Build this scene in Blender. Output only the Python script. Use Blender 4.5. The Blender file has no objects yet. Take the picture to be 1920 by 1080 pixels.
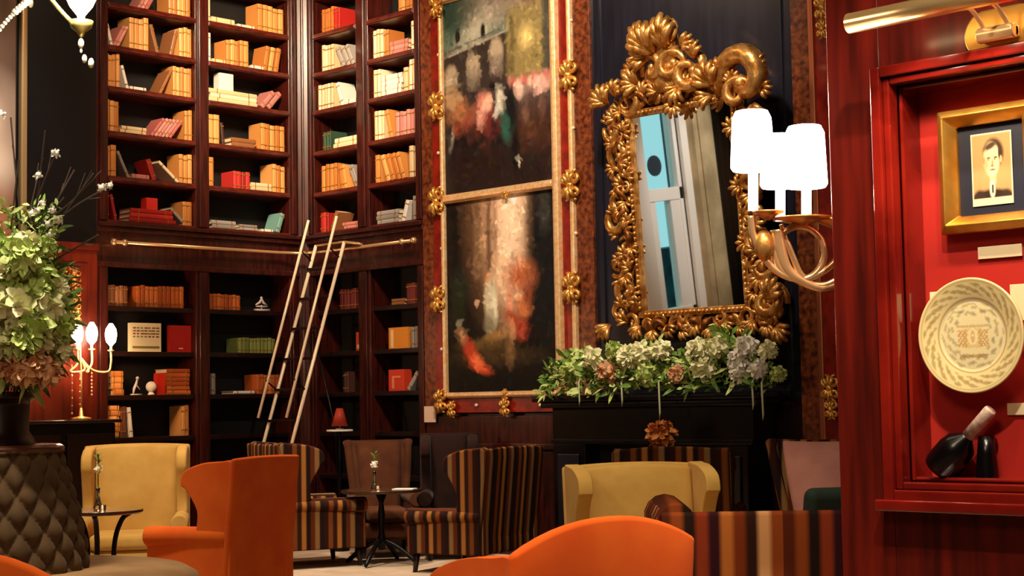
import bpy, bmesh, math, random
import numpy as np
from mathutils import Vector, Matrix
random.seed(7)
S = bpy.context.scene
COL = S.collection
R = math.radians

# ------------------------------------------------------------------ camera, view, world, lights
EYE = 1.3
YAW, PITCH, ROLL, FPX = R(44.6), R(4.07), R(1.03), 3022.0
f0 = Vector((-math.sin(YAW), math.cos(YAW), 0)); r0 = Vector((math.cos(YAW), math.sin(YAW), 0)); z0 = Vector((0, 0, 1))
fw = f0 * math.cos(PITCH) + z0 * math.sin(PITCH); up = z0 * math.cos(PITCH) - f0 * math.sin(PITCH)
RT = r0 * math.cos(ROLL) - up * math.sin(ROLL); UP = up * math.cos(ROLL) + r0 * math.sin(ROLL)
cam_d = bpy.data.cameras.new('camera'); cam = bpy.data.objects.new('camera', cam_d); COL.objects.link(cam)
m = Matrix((RT, UP, -fw)).transposed().to_4x4(); m.translation = (0, 0, EYE); cam.matrix_world = m
cam_d.sensor_width = 36; cam_d.lens = 36 * FPX / 1920; cam_d.clip_start = .05; cam_d.clip_end = 200
S.camera = cam
CAM = Vector((0, 0, EYE))
def ray(px, py): return fw + RT * ((px - 960) / FPX) - UP * ((py - 540) / FPX)
def on_x(px, py, X): r = ray(px, py); return CAM + r * (X / r.x)
def on_y(px, py, Y): r = ray(px, py); return CAM + r * (Y / r.y)
def at(px, py, d): return CAM + ray(px, py) * d
def facing(az): return YAW - R(az)      # heading relative to the viewing direction, clockwise

S.view_settings.view_transform = 'Standard'; S.view_settings.look = 'None'
S.view_settings.exposure = 0.35; S.view_settings.gamma = 1; S.view_settings.use_curve_mapping = False
w = bpy.data.worlds.new('world'); S.world = w; w.use_nodes = True
w.node_tree.nodes['Background'].inputs[0].default_value = (.50, .80, .84, 1); w.node_tree.nodes['Background'].inputs[1].default_value = .8

WARM = (1, .72, .42)
def light(kind, loc, power, color=WARM, size=.3, target=None, spot=70, blend=.6):
    d = bpy.data.lights.new('lamp_or_fill_light', kind); d.energy = power; d.color = color
    if kind == 'AREA': d.shape = 'DISK'; d.size = size
    else: d.shadow_soft_size = size
    if kind == 'SPOT': d.spot_size = R(spot); d.spot_blend = blend
    o = bpy.data.objects.new('lamp_or_fill_light', d); COL.objects.link(o); o.location = loc
    if target is not None: o.rotation_euler = (Vector(target) - Vector(loc)).to_track_quat('-Z', 'Y').to_euler()
    return o
# added lights without fixtures (all above the frame or behind the camera)
light('SPOT', (-8.9, 6.3, 5.9), 1750, (1, .76, .50), .3, (-12.5, 9.6, 4.35), 42, .8)     # added spot brightening the upper shelves
light('AREA', (-9.6, 7.0, 6.1), 80, (1, .66, .40), .8, (-12.2, 9.3, 1.6))
light('SPOT', (-6.4, 6.6, 6.1), 900, (1, .84, .66), .15, (-8.9, 9.9, 2.9), 62, .8)      # added spot brightening pictures and mirror
light('AREA', (-1.0, -1.5, 5.0), 60, (1, .74, .48), 1.6, (-5.5, 5.5, .3))       # added front fill from behind the camera
light('SPOT', (-8.6, 4.4, 6.0), 1150, (1, .84, .62), .2, (-10.0, 6.8, .6), 42, .8)     # added spot lifting the left armchairs
light('SPOT', (-4.6, 5.2, 6.0), 620, (1, .84, .62), .2, (-5.7, 7.0, .6), 36, .8)      # added spot lifting the chairs at the fireplace
light('SPOT', (-2.0, 2.0, 5.2), 900, (1, .82, .56), .15, (-3.3, 3.6, .8), 34, .8)    # added spot for the bright front armchair
light('SPOT', (-9.6, 7.6, 6.1), 800, (1, .86, .68), .2, (-10.0, 8.5, .2), 34, .8)     # added spot brightening carpet and pedestal table
light('SPOT', (-6.4, 3.0, 6.0), 1000, (1, .88, .66), .2, (-7.8, 4.0, 1.5), 30, .8)      # added spot brightening the bouquet and settee
light('SPOT', (-10.4, 5.4, 6.1), 420, (1, .88, .76), .15, (-12.7, 6.5, 3.6), 34, .8)   # added spot brightening the framed painting on the left wall
light('SPOT', (-3.3, .6, 5.4), 420, (1, .82, .56), .15, (-4.0, 2.0, .9), 26, .8)   # added spot lifting the chair in the left corner
light('SPOT', (-1.45, 2.55, 3.3), 150, (1, .84, .66), .03, (-2.05, 3.86, 1.62), 50, .6)   # spot at the display case
light('SPOT', (-9.6, 3.6, 5.6), 420, (1, .95, .9), .2, (-12.7, 3.1, 2.9), 36, .8)      # added spot brightening the mirrored stone pilaster and window frame

# ------------------------------------------------------------------ materials
def srgb(h):
    if not isinstance(h, str): return h
    h = h.lstrip('#'); v = [int(h[i:i + 2], 16) / 255 for i in (0, 2, 4)]
    return tuple(c / 12.92 if c <= .04045 else ((c + .055) / 1.055) ** 2.4 for c in v)
MC = {}
def mat(name, c, rough=.6, metal=0, noise=0, scale=8, c2=None, bump=0, coat=0, stretch=(1, 1, 1), emis=0, trans=0, ior=1.45, sheen=0, spec=.5, detail=4):
    if name in MC: return MC[name]
    m = bpy.data.materials.new(name); m.use_nodes = True; nt = m.node_tree; b = nt.nodes['Principled BSDF']
    c = srgb(c); b.inputs['Base Color'].default_value = (*c, 1); b.inputs['Roughness'].default_value = rough
    b.inputs['Metallic'].default_value = metal; b.inputs['Coat Weight'].default_value = coat; b.inputs['Coat Roughness'].default_value = .12
    b.inputs['Transmission Weight'].default_value = trans; b.inputs['IOR'].default_value = ior
    b.inputs['Sheen Weight'].default_value = sheen; b.inputs['Specular IOR Level'].default_value = spec
    if emis: b.inputs['Emission Color'].default_value = (*c, 1); b.inputs['Emission Strength'].default_value = emis
    if c2 is not None or bump:
        tc = nt.nodes.new('ShaderNodeTexCoord'); mp = nt.nodes.new('ShaderNodeMapping'); nz = nt.nodes.new('ShaderNodeTexNoise')
        mp.inputs['Scale'].default_value = stretch; nz.inputs['Scale'].default_value = scale; nz.inputs['Detail'].default_value = detail
        nt.links.new(tc.outputs['Object'], mp.inputs[0]); nt.links.new(mp.outputs[0], nz.inputs['Vector'])
        if c2 is not None:
            cr = nt.nodes.new('ShaderNodeValToRGB'); cr.color_ramp.elements[0].position = .35; cr.color_ramp.elements[1].position = .68
            cr.color_ramp.elements[0].color = (*c, 1); cr.color_ramp.elements[1].color = (*srgb(c2), 1)
            nt.links.new(nz.outputs['Fac'], cr.inputs[0]); nt.links.new(cr.outputs[0], b.inputs['Base Color'])
        if bump:
            bp = nt.nodes.new('ShaderNodeBump'); bp.inputs['Strength'].default_value = bump; bp.inputs['Distance'].default_value = .01
            nt.links.new(nz.outputs['Fac'], bp.inputs['Height']); nt.links.new(bp.outputs[0], b.inputs['Normal'])
    MC[name] = m; return m
def stripe_mat(name, cols, period, rough=.8):
    m = bpy.data.materials.new(name); m.use_nodes = True; nt = m.node_tree; b = nt.nodes['Principled BSDF']; N = nt.nodes.new; L = nt.links.new
    tc = N('ShaderNodeTexCoord'); sx = N('ShaderNodeSeparateXYZ'); sn = N('ShaderNodeSeparateXYZ')
    L(tc.outputs['Object'], sx.inputs[0]); L(tc.outputs['Normal'], sn.inputs[0])
    ab = N('ShaderNodeMath'); ab.operation = 'ABSOLUTE'; L(sn.outputs[0], ab.inputs[0])
    gt = N('ShaderNodeMath'); gt.operation = 'GREATER_THAN'; gt.inputs[1].default_value = .72; L(ab.outputs[0], gt.inputs[0])
    mx = N('ShaderNodeMix'); mx.data_type = 'FLOAT'; L(gt.outputs[0], mx.inputs[0]); L(sx.outputs[0], mx.inputs[2]); L(sx.outputs[1], mx.inputs[3])
    dv = N('ShaderNodeMath'); dv.operation = 'DIVIDE'; dv.inputs[1].default_value = period; L(mx.outputs[0], dv.inputs[0])
    fr = N('ShaderNodeMath'); fr.operation = 'FRACT'; L(dv.outputs[0], fr.inputs[0])
    cr = N('ShaderNodeValToRGB'); cr.color_ramp.interpolation = 'LINEAR'
    e = cr.color_ramp.elements
    pts = []
    n = len(cols)
    for i, c in enumerate(cols):
        pts.append((i / n + .02, c)); pts.append(((i + 1) / n - .02, c))
    e[0].position, e[0].color = pts[0][0], (*srgb(pts[0][1]), 1); e[1].position, e[1].color = pts[-1][0], (*srgb(pts[-1][1]), 1)
    for p, c in pts[1:-1]:
        k = e.new(p); k.color = (*srgb(c), 1)
    L(fr.outputs[0], cr.inputs[0]); L(cr.outputs[0], b.inputs['Base Color'])
    b.inputs['Roughness'].default_value = rough; b.inputs['Specular IOR Level'].default_value = .1
    MC[name] = m; return m
def attr_mat(name, rough=.4, spec=.5):
    if name in MC: return MC[name]
    m = bpy.data.materials.new(name); m.use_nodes = True; nt = m.node_tree; b = nt.nodes['Principled BSDF']
    a = nt.nodes.new('ShaderNodeAttribute'); a.attribute_name = 'paint'; nt.links.new(a.outputs['Color'], b.inputs['Base Color'])
    b.inputs['Roughness'].default_value = rough; b.inputs['Specular IOR Level'].default_value = spec; MC[name] = m; return m

MAH = mat('mahogany', '#230b08', .3, c2='#4a1710', scale=5, stretch=(6, 6, .6), coat=.35, bump=.05)
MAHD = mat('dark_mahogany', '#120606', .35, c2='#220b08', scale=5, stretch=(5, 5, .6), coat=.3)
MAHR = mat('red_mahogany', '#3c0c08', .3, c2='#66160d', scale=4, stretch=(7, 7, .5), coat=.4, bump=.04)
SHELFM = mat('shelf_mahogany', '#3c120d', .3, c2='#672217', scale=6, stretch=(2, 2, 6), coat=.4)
DARK = mat('shelf_back_dark', '#0d0a0a', .7)
BLK = mat('black_lacquer', '#070506', .25, coat=.15)
NAVY = mat('dark_blue_panel', '#10121c', .3, c2='#1d1c2a', scale=3, stretch=(4, 4, .5), coat=.3)
GOLD = mat('gilt', '#dd9f50', .34, .7, c2='#f0bd62', scale=30, bump=.3)
GOLDL = mat('pale_gilt', '#edb878', .4, .45, c2='#fbdcae', scale=30, bump=.2)
GOLDD = mat('antique_gilt', '#a0621f', .34, .75, c2='#e8b268', scale=16, bump=.6)
BRASS = mat('brass', '#f0c490', .25, .7)
STEEL = mat('polished_steel', '#ffe9c8', .3, .1)
REDL = mat('red_lacquer', '#6c120b', .35, c2='#98200f', scale=12, coat=.3)
TORT = mat('tortoise_veneer', '#40160d', .35, c2='#8c4722', scale=22, coat=.3, detail=6)
IVORY = mat('ivory_card', '#efdcae', .7)
WHITEM = mat('white_paint', '#efe8e0', .5)
ORANGE = mat('orange_velvet', '#df5a1c', .85, c2='#ea6a22', scale=5, sheen=.05, spec=.12)
YELLOW = mat('yellow_velvet', '#c2954a', .85, c2='#d0a65a', scale=5, sheen=.05, spec=.12)
BROWNV = mat('brown_velvet', '#4a2716', .8, c2='#5c341e', scale=6, sheen=.05, spec=.12)
DKBROWN = mat('dark_brown_velvet', '#1c0c08', .8, c2='#28120c', scale=6, sheen=.05, spec=.12)
PINK = mat('dusty_pink_velvet', '#b47a70', .85, c2='#c48a7e', scale=6, sheen=.05, spec=.12)
TAUPE = mat('taupe_velvet', '#4a3724', .75, c2='#58432d', scale=8, sheen=.05, spec=.12)
SEATV = mat('beige_velvet', '#a27a52', .8, c2='#b08a62', scale=6, sheen=.05, spec=.12)
GREEND = mat('dark_green_velvet', '#16251a', .85)
LEGW = mat('dark_leg_wood', '#1a0c08', .35)
STRIPE = stripe_mat('striped_velvet', ['#2a110a', '#6e3a18', '#2c150c', '#98602c', '#1c0e0a', '#54240f', '#7c5a34', '#200f10'], .30)
STRIPEF = stripe_mat('wide_striped_velvet', ['#4a1c0c', '#7c3a16', '#1c100a', '#7c3018', '#2c0e16', '#a4602a', '#6a2c10', '#28120a', '#b8875a', '#7c3a16'], .44)
CARPET = mat('beige_carpet', '#a58d76', .95, c2='#bfa68e', scale=3, bump=.1)
LEAF = mat('leaf_green', '#315c18', .6, c2='#80a03a', scale=9)
LEAFP = mat('pale_leaf', '#a6bf5c', .6, c2='#d4e094', scale=9)
CREAMF = mat('cream_petal', '#dde0a8', .7, c2='#f6f0cc', scale=14)
WHITEF = mat('white_petal', '#f4f0e4', .7)
PEACH = mat('peach_petal', '#d19a6c', .7, c2='#e4b68c', scale=14)
RUSTF = mat('rust_petal', '#a35a22', .8, c2='#c87a35', scale=20)
TWIG = mat('twig', '#4a3b34', .8)
GLASS = mat('clear_glass', '#ffffff', .03, trans=1)
BLACKM = mat('black_iron', '#0c0a0a', .4, .5)

# ------------------------------------------------------------------ mesh helpers
class MB:
    def __init__(s): s.v, s.f, s.mi = [], [], []
    def add(s, vs, fs, mi=0):
        o = len(s.v); s.v += [tuple(v) for v in vs]; s.f += [tuple(i + o for i in f) for f in fs]; s.mi += [mi] * len(fs)
    def box(s, a, b, mi=0, M=None):
        x0, x1 = sorted((a[0], b[0])); y0, y1 = sorted((a[1], b[1])); zz0, zz1 = sorted((a[2], b[2]))
        vs = [Vector(p) for p in ((x0, y0, zz0), (x1, y0, zz0), (x1, y1, zz0), (x0, y1, zz0), (x0, y0, zz1), (x1, y0, zz1), (x1, y1, zz1), (x0, y1, zz1))]
        if M is not None: vs = [M @ v for v in vs]
        s.add(vs, [(0, 3, 2, 1), (4, 5, 6, 7), (0, 1, 5, 4), (1, 2, 6, 5), (2, 3, 7, 6), (3, 0, 4, 7)], mi)
    def tube(s, pts, rad, n=8, mi=0, flat=1.0, closed=False):
        pts = [Vector(p) for p in pts]; k = len(pts)
        if not hasattr(rad, '__len__'): rad = [rad] * k
        ref = None; rings = []
        for i, p in enumerate(pts):
            if closed: t = pts[(i + 1) % k] - pts[i - 1]
            else: t = pts[min(i + 1, k - 1)] - pts[max(i - 1, 0)]
            t.normalize()
            if ref is None:
                ref = Vector((0, 0, 1)) if abs(t.z) < .9 else Vector((1, 0, 0))
            a = (ref - t * ref.dot(t)); 
            if a.length < 1e-6: a = t.orthogonal()
            a.normalize(); ref = a; b = t.cross(a)
            rings.append([p + (a * math.cos(2 * math.pi * j / n) + b * math.sin(2 * math.pi * j / n) * flat) * rad[i] for j in range(n)])
        vs = [v for r_ in rings for v in r_]; fs = []
        for i in range(k if closed else k - 1):
            i2 = (i + 1) % k
            for j in range(n): fs.append((i * n + j, i * n + (j + 1) % n, i2 * n + (j + 1) % n, i2 * n + j))
        if not closed: fs += [tuple(range(n))[::-1], tuple((k - 1) * n + j for j in range(n))]
        s.add(vs, fs, mi)
    def lathe(s, prof, c=(0, 0, 0), n=24, mi=0, M=None):
        vs = []; k = len(prof)
        for r_, z in prof:
            for j in range(n):
                a = 2 * math.pi * j / n; v = Vector((r_ * math.cos(a), r_ * math.sin(a), z))
                if M is not None: v = M @ v
                vs.append(v + Vector(c))
        fs = [(i * n + j, i * n + (j + 1) % n, (i + 1) * n + (j + 1) % n, (i + 1) * n + j) for i in range(k - 1) for j in range(n)]
        fs += [tuple(range(n))[::-1], tuple((k - 1) * n + j for j in range(n))]
        s.add(vs, fs, mi)
    def ball(s, c, r_, n=8, mi=0, sc=(1, 1, 1)):
        k = max(4, n // 2 + 1); vs = []; c = Vector(c)
        for i in range(1, k):
            th = math.pi * i / k
            for j in range(n):
                a = 2 * math.pi * j / n
                vs.append(c + Vector((r_ * math.sin(th) * math.cos(a) * sc[0], r_ * math.sin(th) * math.sin(a) * sc[1], r_ * math.cos(th) * sc[2])))
        t = len(vs); vs += [c + Vector((0, 0, r_ * sc[2])), c - Vector((0, 0, r_ * sc[2]))]
        fs = [(i * n + j, (i + 1) * n + j, (i + 1) * n + (j + 1) % n, i * n + (j + 1) % n) for i in range(k - 2) for j in range(n)]
        fs += [(t, j, (j + 1) % n) for j in range(n)] + [(t + 1, (k - 2) * n + (j + 1) % n, (k - 2) * n + j) for j in range(n)]
        s.add(vs, fs, mi)
    def prism(s, prof, lo, hi, axis='x', mi=0):     # prof: closed 2D outline, extruded along axis
        def P(u, v, t): return {'x': (t, u, v), 'y': (u, t, v), 'z': (u, v, t)}[axis]
        n = len(prof); vs = [P(u, v, lo) for u, v in prof] + [P(u, v, hi) for u, v in prof]
        fs = [tuple(range(n)), tuple(range(n, 2 * n))[::-1]] + [(i, i + n, (i + 1) % n + n, (i + 1) % n) for i in range(n)]
        s.add(vs, fs, mi)
    def build(s, name, mats, parent=None, smooth=False, bevel=0, seg=2, subsurf=0):
        me = bpy.data.meshes.new(name); me.from_pydata(s.v, [], s.f)
        if not isinstance(mats, (list, tuple)): mats = [mats]
        for q in mats: me.materials.append(q)
        me.polygons.foreach_set('material_index', s.mi)
        bm = bmesh.new(); bm.from_mesh(me); bmesh.ops.recalc_face_normals(bm, faces=bm.faces); bm.to_mesh(me); bm.free()
        if smooth: me.polygons.foreach_set('use_smooth', [True] * len(me.polygons))
        o = bpy.data.objects.new(name, me); COL.objects.link(o)
        if parent is not None: o.parent = parent
        if bevel:
            b = o.modifiers.new('bevel', 'BEVEL'); b.width = bevel; b.segments = seg; b.limit_method = 'ANGLE'; b.angle_limit = R(40)
            me.polygons.foreach_set('use_smooth', [True] * len(me.polygons))
            wn = o.modifiers.new('wn', 'WEIGHTED_NORMAL'); wn.keep_sharp = False
        if subsurf:
            q = o.modifiers.new('sub', 'SUBSURF'); q.levels = subsurf; q.render_levels = subsurf
        return o
def tag(o, label, cat, group=None, kind=None):
    o['label'] = label; o['category'] = cat
    if group: o['group'] = group
    if kind: o['kind'] = kind
    return o
def thing(name, label, cat, loc=(0, 0, 0), rz=0, group=None):
    o = bpy.data.objects.new(name, None); COL.objects.link(o); o.location = loc; o.rotation_euler = (0, 0, rz); o.empty_display_size = .1
    return tag(o, label, cat, group)
def struct(name, mb, m_, label, **k):
    o = mb.build(name, m_, **k); tag(o, label, name.split('_')[0], kind='structure'); return o
def spl(pts, n=6, closed=False):       # catmull-rom
    pts = [Vector(p) for p in pts]; out = []; k = len(pts)
    for i in range(k if closed else k - 1):
        if closed: a, b, c, d = pts[i - 1], pts[i], pts[(i + 1) % k], pts[(i + 2) % k]
        else: a, b, c, d = pts[max(i - 1, 0)], pts[i], pts[i + 1], pts[min(i + 2, k - 1)]
        for j in range(n):
            t = j / n; out.append(.5 * ((2 * b) + (c - a) * t + (2 * a - 5 * b + 4 * c - d) * t * t + (3 * b - a - 3 * c + d) * t ** 3))
    if not closed: out.append(pts[-1])
    return out

# ------------------------------------------------------------------ the setting
AX, BY = -12.7, 9.94
CEIL = 6.3
b = MB(); b.box((-13.4, -6, -.1), (4, 10.6, 0)); struct('floor', b, CARPET, 'beige carpeted floor of the lounge')
b = MB(); b.box((-13.4, -6, CEIL), (4, 10.6, CEIL + .1)); struct('ceiling', b, mat('ceiling_paint', '#3b241b', .8), 'dark ceiling above the lounge')
# left wall with a window opening y 3.36..3.92, z 1.5..4.4
b = MB(); WY0, WY1, WZ0, WZ1 = 3.16, 3.92, 1.45, 4.5
b.box((AX - .25, -6, 0), (AX, WY0, CEIL)); b.box((AX - .25, WY1, 0), (AX, 7.6, CEIL)); b.box((AX - .25, WY0, 0), (AX, WY1, WZ0)); b.box((AX - .25, WY0, WZ1), (AX, WY1, CEIL))
b.box((-13.4, 7.6, 0), (-13.08, 10.6, CEIL))
struct('wall_left', b, mat('black_brown_panel', '#0b0b0e', .35, c2='#100f13', scale=2, coat=.3), 'near-black panelled wall left of the bookcase')
b = MB(); b.box((-10.88, BY, 0), (-4.0, 10.3, CEIL)); b.box((-13.4, 10.3, 0), (4, 10.6, CEIL)); b.box((-4.0, BY, 0), (4, 10.3, CEIL))
struct('wall_back', b, MAHD, 'dark mahogany wall behind the paintings and fireplace')
b = MB(); b.box((4, -6, 0), (4.2, 10.6, CEIL)); struct('wall_right', b, MAHD, 'dark mahogany side wall')
b = MB(); b.box((-13.4, -6.2, 0), (4.2, -6, CEIL)); struct('wall_front', b, mat('tan_wall', '#7a5236', .7), 'tan wall behind the viewer')
# near pier with the display recess: opening x -2.27..-0.4, z 1.07..2.16
PY = 3.74
b = MB(); b.box((-2.456, PY, 0), (-2.29, 3.99, 4.2)); b.box((-2.29, PY, 2.16), (1.5, 3.99, 4.2)); b.box((-2.29, PY, 0), (1.5, 3.99, 1.04)); b.box((-.4, PY, 1.04), (1.5, 3.99, 2.16)); b.box((-2.29, 3.9, 1.04), (-.4, 3.99, 2.16))
struct('wall_near', b, MAHR, 'red mahogany wall with a recessed display case', bevel=.004)
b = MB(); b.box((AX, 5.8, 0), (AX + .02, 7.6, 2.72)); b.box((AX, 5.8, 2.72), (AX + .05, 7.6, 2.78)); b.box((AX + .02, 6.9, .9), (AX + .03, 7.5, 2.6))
struct('trim_6', b, mat('lit_mahogany', '#4a150b', .35, c2='#6e2210', scale=4, stretch=(6, 6, .6), coat=.3), 'glow-reddened mahogany wainscot behind the candelabra', bevel=.005)  # lamp glow put into a lighter, redder mahogany
# window unit
b = MB()
for a_, c_ in (((WY0, WZ0), (WY0 + .07, WZ1)), ((WY1 - .07, WZ0), (WY1, WZ1)), ((WY0, WZ0), (WY1, WZ0 + .08)), ((WY0, 2.88), (WY1, 3.04)), ((WY0, WZ1 - .08), (WY1, WZ1))):
    b.box((AX - .16, a_[0], a_[1]), (AX - .02, c_[0], c_[1]))
b.box((AX - .14, WY0, WZ0), (AX - .03, 3.42, 2.9)); b.box((AX - .14, 3.72, WZ0), (AX - .03, WY1, 2.9)); b.box((AX - .02, WY0 - .14, WZ0 - .12), (AX + .05, WY0, WZ1 + .14)); b.box((AX - .02, WY1, WZ0 - .12), (AX + .05, WY1 + .26, WZ1 + .14)); b.box((AX - .02, WY0, WZ1), (AX + .05, WY1, WZ1 + .14))
win = struct('window_1', b, WHITEM, 'tall white framed window on the left wall, seen in the mirror', bevel=.006)
b = MB(); b.box((AX - .10, WY0 + .05, WZ0 + .05), (AX - .09, WY1 - .05, WZ1 - .05)); b.build('pane', mat('window_glass', '#d8f4f6', .02, trans=1, ior=1.05), win)
b = MB(); b.lathe([(.001, 0), (.13, 0), (.13, .02), (.001, .02)], n=28, M=Matrix.Rotation(R(90), 4, 'Y')); o = b.build('window_sign', mat('dark_sign', '#22303a', .6)); o.location = (AX - .085, 3.6, 3.33)
tag(o, 'dark round sign hanging in the window reflected in the mirror', 'sign')
b = MB(); b.box((AX - 3, -3, 0), (AX - 2.4, 5, 2.2)); o = b.build('street_hedge', mat('hedge_teal', '#2f6f73', .9, c2='#123c40', scale=6)); tag(o, 'dark hedge outside the window, seen in the mirror', 'hedge')
b = MB(); b.box((AX, 2.62, 0), (AX + .16, 3.02, CEIL)); b.box((AX + .16, 2.70, 0), (AX + .19, 2.94, CEIL))
struct('trim_1', b, mat('veined_stone', '#9a8664', .5, c2='#cbb48c', scale=2.2, detail=5), 'veined cream stone pilaster reflected in the mirror', bevel=.01)
b = MB()
pf = [(AX + .08 + .05 * math.sin(i * 1.3), 1.5 + i * .031) for i in range(36)]
vs = []; 
for x_, y_ in pf: vs += [(x_, y_, .02), (x_, y_, 5.6)]
b.add(vs, [(2 * i, 2 * i + 1, 2 * i + 3, 2 * i + 2) for i in range(len(pf) - 1)]); o = b.build('curtain', mat('dark_curtain', '#0f120c', .9, spec=.1, c2='#2a190c', scale=2, stretch=(3, 3, .3)), smooth=True)
sm = o.modifiers.new('solid', 'SOLIDIFY'); sm.thickness = .012
tag(o, 'dark long curtain beside the stone pilaster, seen in the mirror', 'curtain')

# ------------------------------------------------------------------ bookcases
UP_Z = [3.01, 3.41, 3.82, 4.23, 4.61, 5.00, 5.40]
LO_Z = [.20, .64, 1.05, 1.43, 1.825, 2.235]
TH = .055
def frameM(side):    # local (u along the wall, d into the wall, z) -> world
    if side == 'L': return Matrix(((0, -1, 0, AX), (1, 0, 0, 0), (0, 0, 1, 0), (0, 0, 0, 1)))
    return Matrix(((1, 0, 0, 0), (0, 1, 0, BY), (0, 0, 1, 0), (0, 0, 0, 1)))
BAYS = {'L1': ('L', 7.722, 8.656), 'L2': ('L', 8.812, 9.76), 'R1': ('R', -12.531, -11.875), 'R2': ('R', -11.694, -11.034)}
def bookcase(side, posts, bays, label):
    root = thing('bookcase', label, 'bookcase', (AX, 8.7, 0) if side == 'L' else (-11.8, BY, 0))
    inv = Matrix.Translation(-Vector(root.location)); M = inv @ frameM(side)
    def bx(name, u0, u1, d0, d1, a, c, mt, **k):
        q = MB(); q.box((u0, d0, a), (u1, d1, c), M=M); return q.build(name, mt, root, **k)
    lo, hi = bays[0][0], bays[-1][1]
    bx('back_panel', lo - .05, hi + .05, .325, .355, .05, 6.0, DARK)
    for i, (u0, u1) in enumerate(posts):
        q = MB(); q.box((u0, 0, .1), (u1, .32, 2.60), M=M); q.box((u0, 0, 2.97), (u1, .32, 6.0), M=M)
        wq = (u1 - u0) * .22
        q.box((u0 + wq, -.025, 3.0), (u1 - wq, 0, 6.0), M=M); q.box((u0 + wq, -.02, .2), (u1 - wq, 0, 2.58), M=M)
        q.build('upright', MAH, root, bevel=.006)
    for (u0, u1) in bays:
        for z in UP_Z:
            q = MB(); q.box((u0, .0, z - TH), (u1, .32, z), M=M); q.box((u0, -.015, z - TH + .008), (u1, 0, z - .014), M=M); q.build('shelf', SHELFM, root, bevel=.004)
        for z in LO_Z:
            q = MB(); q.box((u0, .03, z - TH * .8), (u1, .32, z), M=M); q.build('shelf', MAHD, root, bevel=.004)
    a, c = posts[0][0], posts[-1][1]
    q = MB(); q.box((a, 0, 2.60), (c, .32, 2.97), M=M); q.box((a, -.07, 2.945), (c, .0, 2.985), M=M); q.box((a, -.04, 2.90), (c, 0, 2.945), M=M); q.box((a, -.03, 2.58), (c, 0, 2.63), M=M)
    q.build('cornice', MAH, root, bevel=.006)
    bx('crown', a, c, -.08, .34, 6.0, 6.2, MAH)
    bx('plinth', a, c, -.03, .3, .0, .12, MAHD)
    return root
bookcase('L', [(7.60, 7.722), (8.656, 8.812), (9.76, 9.86)], [(7.722, 8.656), (8.812, 9.76)], 'tall mahogany bookcase on the left wall with two bays of books')
bookcase('R', [(-12.62, -12.531), (-11.875, -11.694), (-11.034, -10.905)], [(-12.531, -11.875), (-11.694, -11.034)], 'tall mahogany bookcase on the back wall beside the red framed paintings')
b = MB(); b.prism([(-12.70, 9.865), (-12.625, 9.94), (-12.625, 10.25), (-13.0, 10.25), (-13.0, 9.865)], 0.1, 6.2, 'z'); b.tube([(-12.68, 9.92, .1), (-12.68, 9.92, 6.1)], .03, 10)
o = b.build('trim_2', MAH, bevel=.006); tag(o, 'mahogany corner post between the two bookcases', 'trim', kind='structure')

# books ---------------------------------------------------------------------------------
BC = {'tan': ('#c98542', '#dc9f5a', '#bd7434', '#d2904a'), 'cream': ('#e6cfa4', '#efdcb8', '#dcc092'), 'white': ('#efe8dc', '#e2ddd4'), 'pink': ('#c27a72', '#cf8d84', '#b5645f'),
      'red': ('#b0221c', '#c4302a', '#9a1c18'), 'brown': ('#7c4a28', '#8e5a34', '#6a3c22'), 'grey': ('#8b8580', '#a09a94'), 'orange': ('#b85a22', '#c86c2e', '#a44c1c'),
      'green': ('#6d7a3c', '#7c8846', '#606e36'), 'dark green': ('#2c4a38', '#355642'), 'dark': ('#3a201a', '#4a2a20'), 'teal': ('#6f9c94',), 'dark red': ('#5c1a18', '#6c2420')}
PAGE = mat('book_pages', '#e2cfa8', .8)
def book_mesh(t, h, dpt):      # spine faces -y (front); bottom centre at the origin
    q = MB(); c = .004
    q.box((-t / 2, 0, 0), (-t / 2 + c, dpt, h)); q.box((t / 2 - c, 0, 0), (t / 2, dpt, h))
    pr = [(-t / 2, 0), (-t / 4, -.006), (t / 4, -.006), (t / 2, 0), (t / 2, c), (-t / 2, c)]
    q.prism(pr, 0, h, 'z')
    for z in (.18, .82): q.box((-t / 2 - .0006, -.0085, h * z), (t / 2 + .0006, -.002, h * z + .008), 2)
    q.box((-t / 2 + c, c, .006), (t / 2 - c, dpt - .006, h - .006), 1)
    return q
WALLW = {'L1': "left wall's outer bay", 'L2': "left wall's inner bay", 'R1': "back wall's corner bay", 'R2': "back wall's outer bay"}
ORD = ['1st', '2nd', '3rd'] + ['%dth' % i for i in range(4, 40)]
ROWN = {}
for i, z in enumerate(UP_Z): ROWN[z] = '%s row above rail' % ORD[i]
for i, z in enumerate(LO_Z[::-1]): ROWN[z] = '%s row below rail' % ORD[i]
PX = {'L1': (203, 367), 'L2': (393, 543), 'R1': (590, 670), 'R2': (693, 780)}
NB = [0]
def u_of(bay, px):
    s_, u0, u1 = BAYS[bay]; lo, hi = PX[bay]; return u0 + (u1 - u0) * min(1, max(0, (px - lo) / (hi - lo)))
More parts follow.
